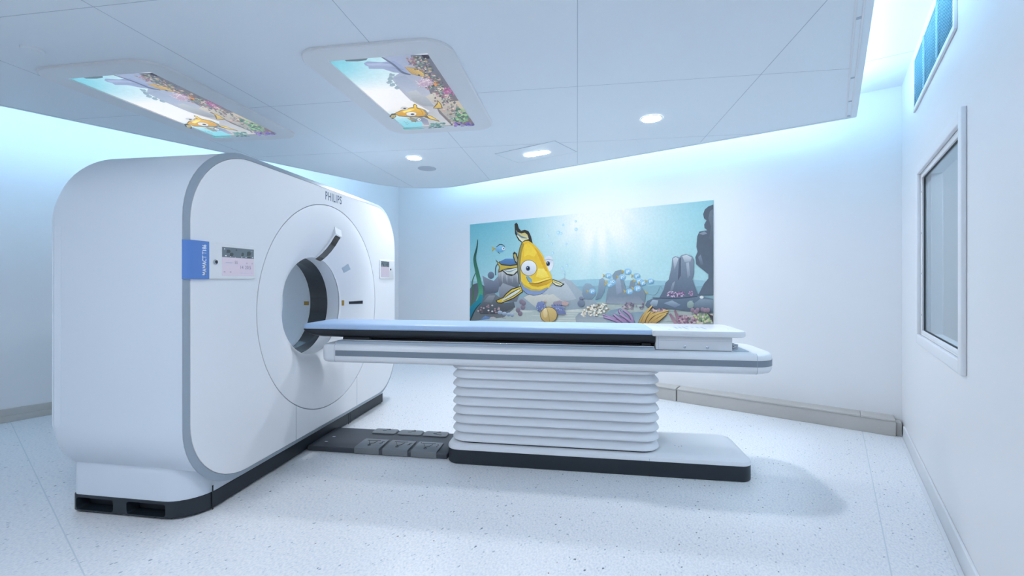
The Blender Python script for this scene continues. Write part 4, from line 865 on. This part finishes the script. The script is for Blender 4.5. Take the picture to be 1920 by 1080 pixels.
# tray, rails and sliding cradle
bm = new(); slab(bm, lambda i: rr(-1.655 + i, .475 - i, 2.785 + i, TA * 2 - 2.785 - i, .01, 3), [(.765, 0), (.778, .002), (.781, .012)]); P.part('tray', bm, 'palegrey')
for y in (2.815, TA * 2 - 2.815):
    bm = new(); box(bm, -1.61, .47, y - .012, y + .012, .781, .789, .002); P.part('rail', bm, 'steel')
bm = new(); box(bm, -1.62, -1.42, 2.83, TA * 2 - 2.83, .7812, .8035, .006); box(bm, .40, .455, 2.83, TA * 2 - 2.83, .7812, .8035, .004); P.part('carriage', bm, 'black')
bm = new(); box(bm, -1.42, .40, 2.86, TA * 2 - 2.86, .7812, .793, .003); P.part('drive_cover', bm, 'black')
bm = new(); rows = []
CW = .192
for x, zb, wd in ((-1.915, .850, CW - .03), (-1.905, .838, CW - .012), (-1.88, .824, CW - .004), (-1.83, .811, CW), (-1.76, .805, CW), (-1.6, .803, CW), (.478, .803, CW)):
    h = .858 - zb
    rows.append([(x, TA + s * wd * k, z) for s, k, z in ((-1, 1, .858), (-1, 1, .858 - h * .35), (-1, .96, .858 - h * .75), (-1, .86, zb), (-1, .3, zb - .0), (1, .3, zb), (1, .86, zb), (1, .96, .858 - h * .75), (1, 1, .858 - h * .35), (1, 1, .858))])
loft(bm, rows, True, True, True); P.part('cradle', bm, 'black', smooth=40, label='black sliding cradle')
# foot end housing
bm = new(); box(bm, .480, .930, 2.815, TA * 2 - 2.815, .7655, .852, .004); fb = P.part('foot_housing', bm, 'table')
bm = new(); box(bm, .497, .4985, 2.8142, 2.8165, .767, .850); box(bm, .50, .928, 2.8142, 2.8165, .8245, .8255); box(bm, .482, .925, 2.8142, 2.818, .7652, .7675, 0, 1); P.part('housing_joint', bm, ['ink_light', 'dark_seam'], fb)
for x in (.652, .786):
    bm = new(); loft(bm, [[(x + r * math.cos(k / 20 * 2 * PI), y, .788 + r * math.sin(k / 20 * 2 * PI)) for k in range(20)] for y, r in ((2.8155, .0095), (2.8125, .0095), (2.811, .0075), (2.810, .004))], True, True, True); P.part('knob', bm, 'steel', fb)
bm = new(); f = lambda i: rr(.455 + i, 1.008 - i, 2.775 + i, TA * 2 - 2.775 - i, tuple(max(q_ - i, .006) for q_ in (.012, .06, .06, .012)), 8)
slab(bm, f, [(.853, .012), (.857, .003), (.864, 0), (.882, 0), (.889, .004), (.892, .012)]); tp = P.part('foot_plate', bm, 'table')
bm = new(); 
for x0_, x1_, y0_, y1_ in ((.53, .95, 2.80, TA * 2 - 2.80),):
    a_ = rr(x0_, x1_, y0_, y1_, .02, 4); loft(bm, [[(x, y, .8923) for x, y in rr(x0_ + i, x1_ - i, y0_ + i, y1_ - i, .02, 4)] for i in (0, .0015)])
box(bm, .56, .575, 2.83, 2.835, .892, .8926); box(bm, .93, .937, 2.90, 2.907, .892, .8926, 0, 0)
P.part('plate_marking', bm, 'ink_light', tp, smooth=0)
bm = new(); R2 = random.Random(4)
for k in range(7):
    x = .62 + k * .028; box(bm, x, x + .014, 2.88 + R2.uniform(-.03, .12), 2.885 + R2.uniform(.10, .16), .8921, .8925)
P.part('plate_marking', bm, 'palegrey', tp, smooth=0)
bm = new(); slab(bm, lambda i: rr(.936 + i, 1.03 - i, 2.81 + i, TA * 2 - 2.81 - i, .02, 4), [(.765, 0), (.7675, .002)]); P.part('end_panel', bm, 'palegrey')
for y, z in ((2.86, .800), (2.865, .782)):
    bm = new(); tube(bm, [(.928, y, z), (.955, y, z), (.975, y - .004, z - .003)], .007, 10); tube(bm, [(.945, y, z), (.953, y, z)], .011, 10); P.part('connector', bm, 'steel', fb)

# mattress lying on the cradle
bm = new(); f = lambda i: rr(-1.917 + i, .472 - i, TA - .198 + i, TA + .198 - i, tuple(max(q_ - i, .004) for q_ in (.05, .012, .012, .05)), 8)
slab(bm, f, [(.8585, .006), (.862, .001), (.870, 0), (.882, .003), (.890, .010), (.895, .022), (.898, .05), (.8985, .09)])
tag(link('mattress', bm, 'mattress', SCAN, (-.7, TA, .858), None, 60), 'thin light blue mattress pad lying on the black cradle of the table', 'mattress')

# ------------------------------------------------------------------ foot pedal board between scanner and column
B = Thing('pedal_board', 'flat charcoal floor board with six grey foot pedals, between scanner and column', 'pedal board', SCAN, (-1.36, 3.01, 0))
bm = new(); box(bm, -1.880, -.862, 2.815, 3.205, .0, .036, .008); board = B.part('board', bm, 'pedalboard')
bm = new()
for y in (2.90, 3.0): box(bm, -1.80, -1.78, y, y + .012, .036, .0372)
B.part('board_marking', bm, 'palegrey', board, smooth=0)
def wire(bm, pts, z, r=.0016): tube(bm, [(x, y, z) for x, y in pts], r, 5)
for k, x in enumerate((-1.435, -1.230, -1.026)):
    hw = .090; bm = new()
    prof = [(2.8085, .006), (2.8085, .036), (2.812, .043), (2.822, .0465), (2.95, .0475), (2.985, .045), (2.985, .037), (2.83, .0365), (2.8145, .034), (2.8145, .006)]
    loft(bm, [[(x + dx, y if 2.82 < y < 2.98 else y + (i if y < 2.9 else -i), z) for y, z in prof] for dx, i in ((-hw, .004), (-hw + .006, 0), (hw - .006, 0), (hw, .004))], True, True, True)
    pd = B.part('pedal', bm, 'pedal', smooth=40)
    bm = new(); z = .0482
    wire(bm, [(x - .055, 2.945), (x - .01, 2.945), (x + .04, 2.952)], z); wire(bm, [(x - .04, 2.935), (x - .012, 2.88), (x + .012, 2.90), (x + .022, 2.935)], z)
    wire(bm, [(x + .01 * math.cos(t) - .005, 2.862 + .01 * math.sin(t)) for t in [j / 10 * 2 * PI for j in range(11)]], z)
    if k < 2: wire(bm, [(x + .055, 2.90), (x + .07, 2.915), (x + .06, 2.925), (x + .075, 2.94)], z)
    else: wire(bm, [(x + .06, 2.90), (x + .07, 2.90)], z); wire(bm, [(x + .06, 2.925), (x + .07, 2.93), (x + .06, 2.94)], z); wire(bm, [(x - .07, 2.955), (x - .063, 2.955)], z)
    B.part('pedal_symbol', bm, 'symbol', pd)
for k, x in enumerate((-1.452, -1.250, -1.052)):
    bm = new(); slab(bm, lambda i: rr(x - .093 + i, x + .093 - i, 3.106 + i, 3.203 - i, .02, 5), [(.0362, .002), (.042, 0), (.0455, .003), (.0465, .008)]); pd = B.part('pedal', bm, 'pedal')
    bm = new(); z = .0472
    wire(bm, [(x - .02, 3.15), (x + .005, 3.155), (x + .0, 3.175), (x + .03, 3.178)], z); wire(bm, [(x + .02 + .008 * math.cos(t), 3.186 + .006 * math.sin(t)) for t in [j / 8 * 2 * PI for j in range(9)]], z)
    if k == 2: wire(bm, [(x - .01, 3.14), (x + .05, 3.128)], z)
    B.part('pedal_symbol', bm, 'symbol', pd)

# ------------------------------------------------------------------ every loose bit of these parts becomes a part of its own
def split_islands(o):
    bm = bmesh.new(); bm.from_mesh(o.data); seen = set(); groups = []
    for v in bm.verts:
        if v in seen: continue
        st, isl = [v], []
        seen.add(v)
        while st:
            x = st.pop(); isl.append(x.index)
            for e in x.link_edges:
                y = e.other_vert(x)
                if y not in seen: seen.add(y); st.append(y)
        groups.append(set(isl))
    bm.free()
    if len(groups) < 2: return
    src = o.data
    for k, gset in enumerate(groups):
        b = bmesh.new(); b.from_mesh(src); b.verts.ensure_lookup_table()
        bmesh.ops.delete(b, geom=[v for v in b.verts if v.index not in gset], context='VERTS')
        me = src.copy(); b.to_mesh(me); b.free()
        if k == 0: o.data = me
        else:
            c_ = o.copy(); c_.data = me; C.objects.link(c_); c_.parent = o.parent
SPLIT = {'panel_seam', 'plinth_joint', 'skirt_joint', 'screw_cap', 'carriage', 'housing_joint', 'end_cap_joint', 'plate_marking', 'board_marking', 'display_graphic', 'display_icon', 'display_line', 'display_lettering', 'connector'}
for o in list(C.objects):
    if o.type == 'MESH' and o.name.split('.')[0] in SPLIT: split_islands(o)
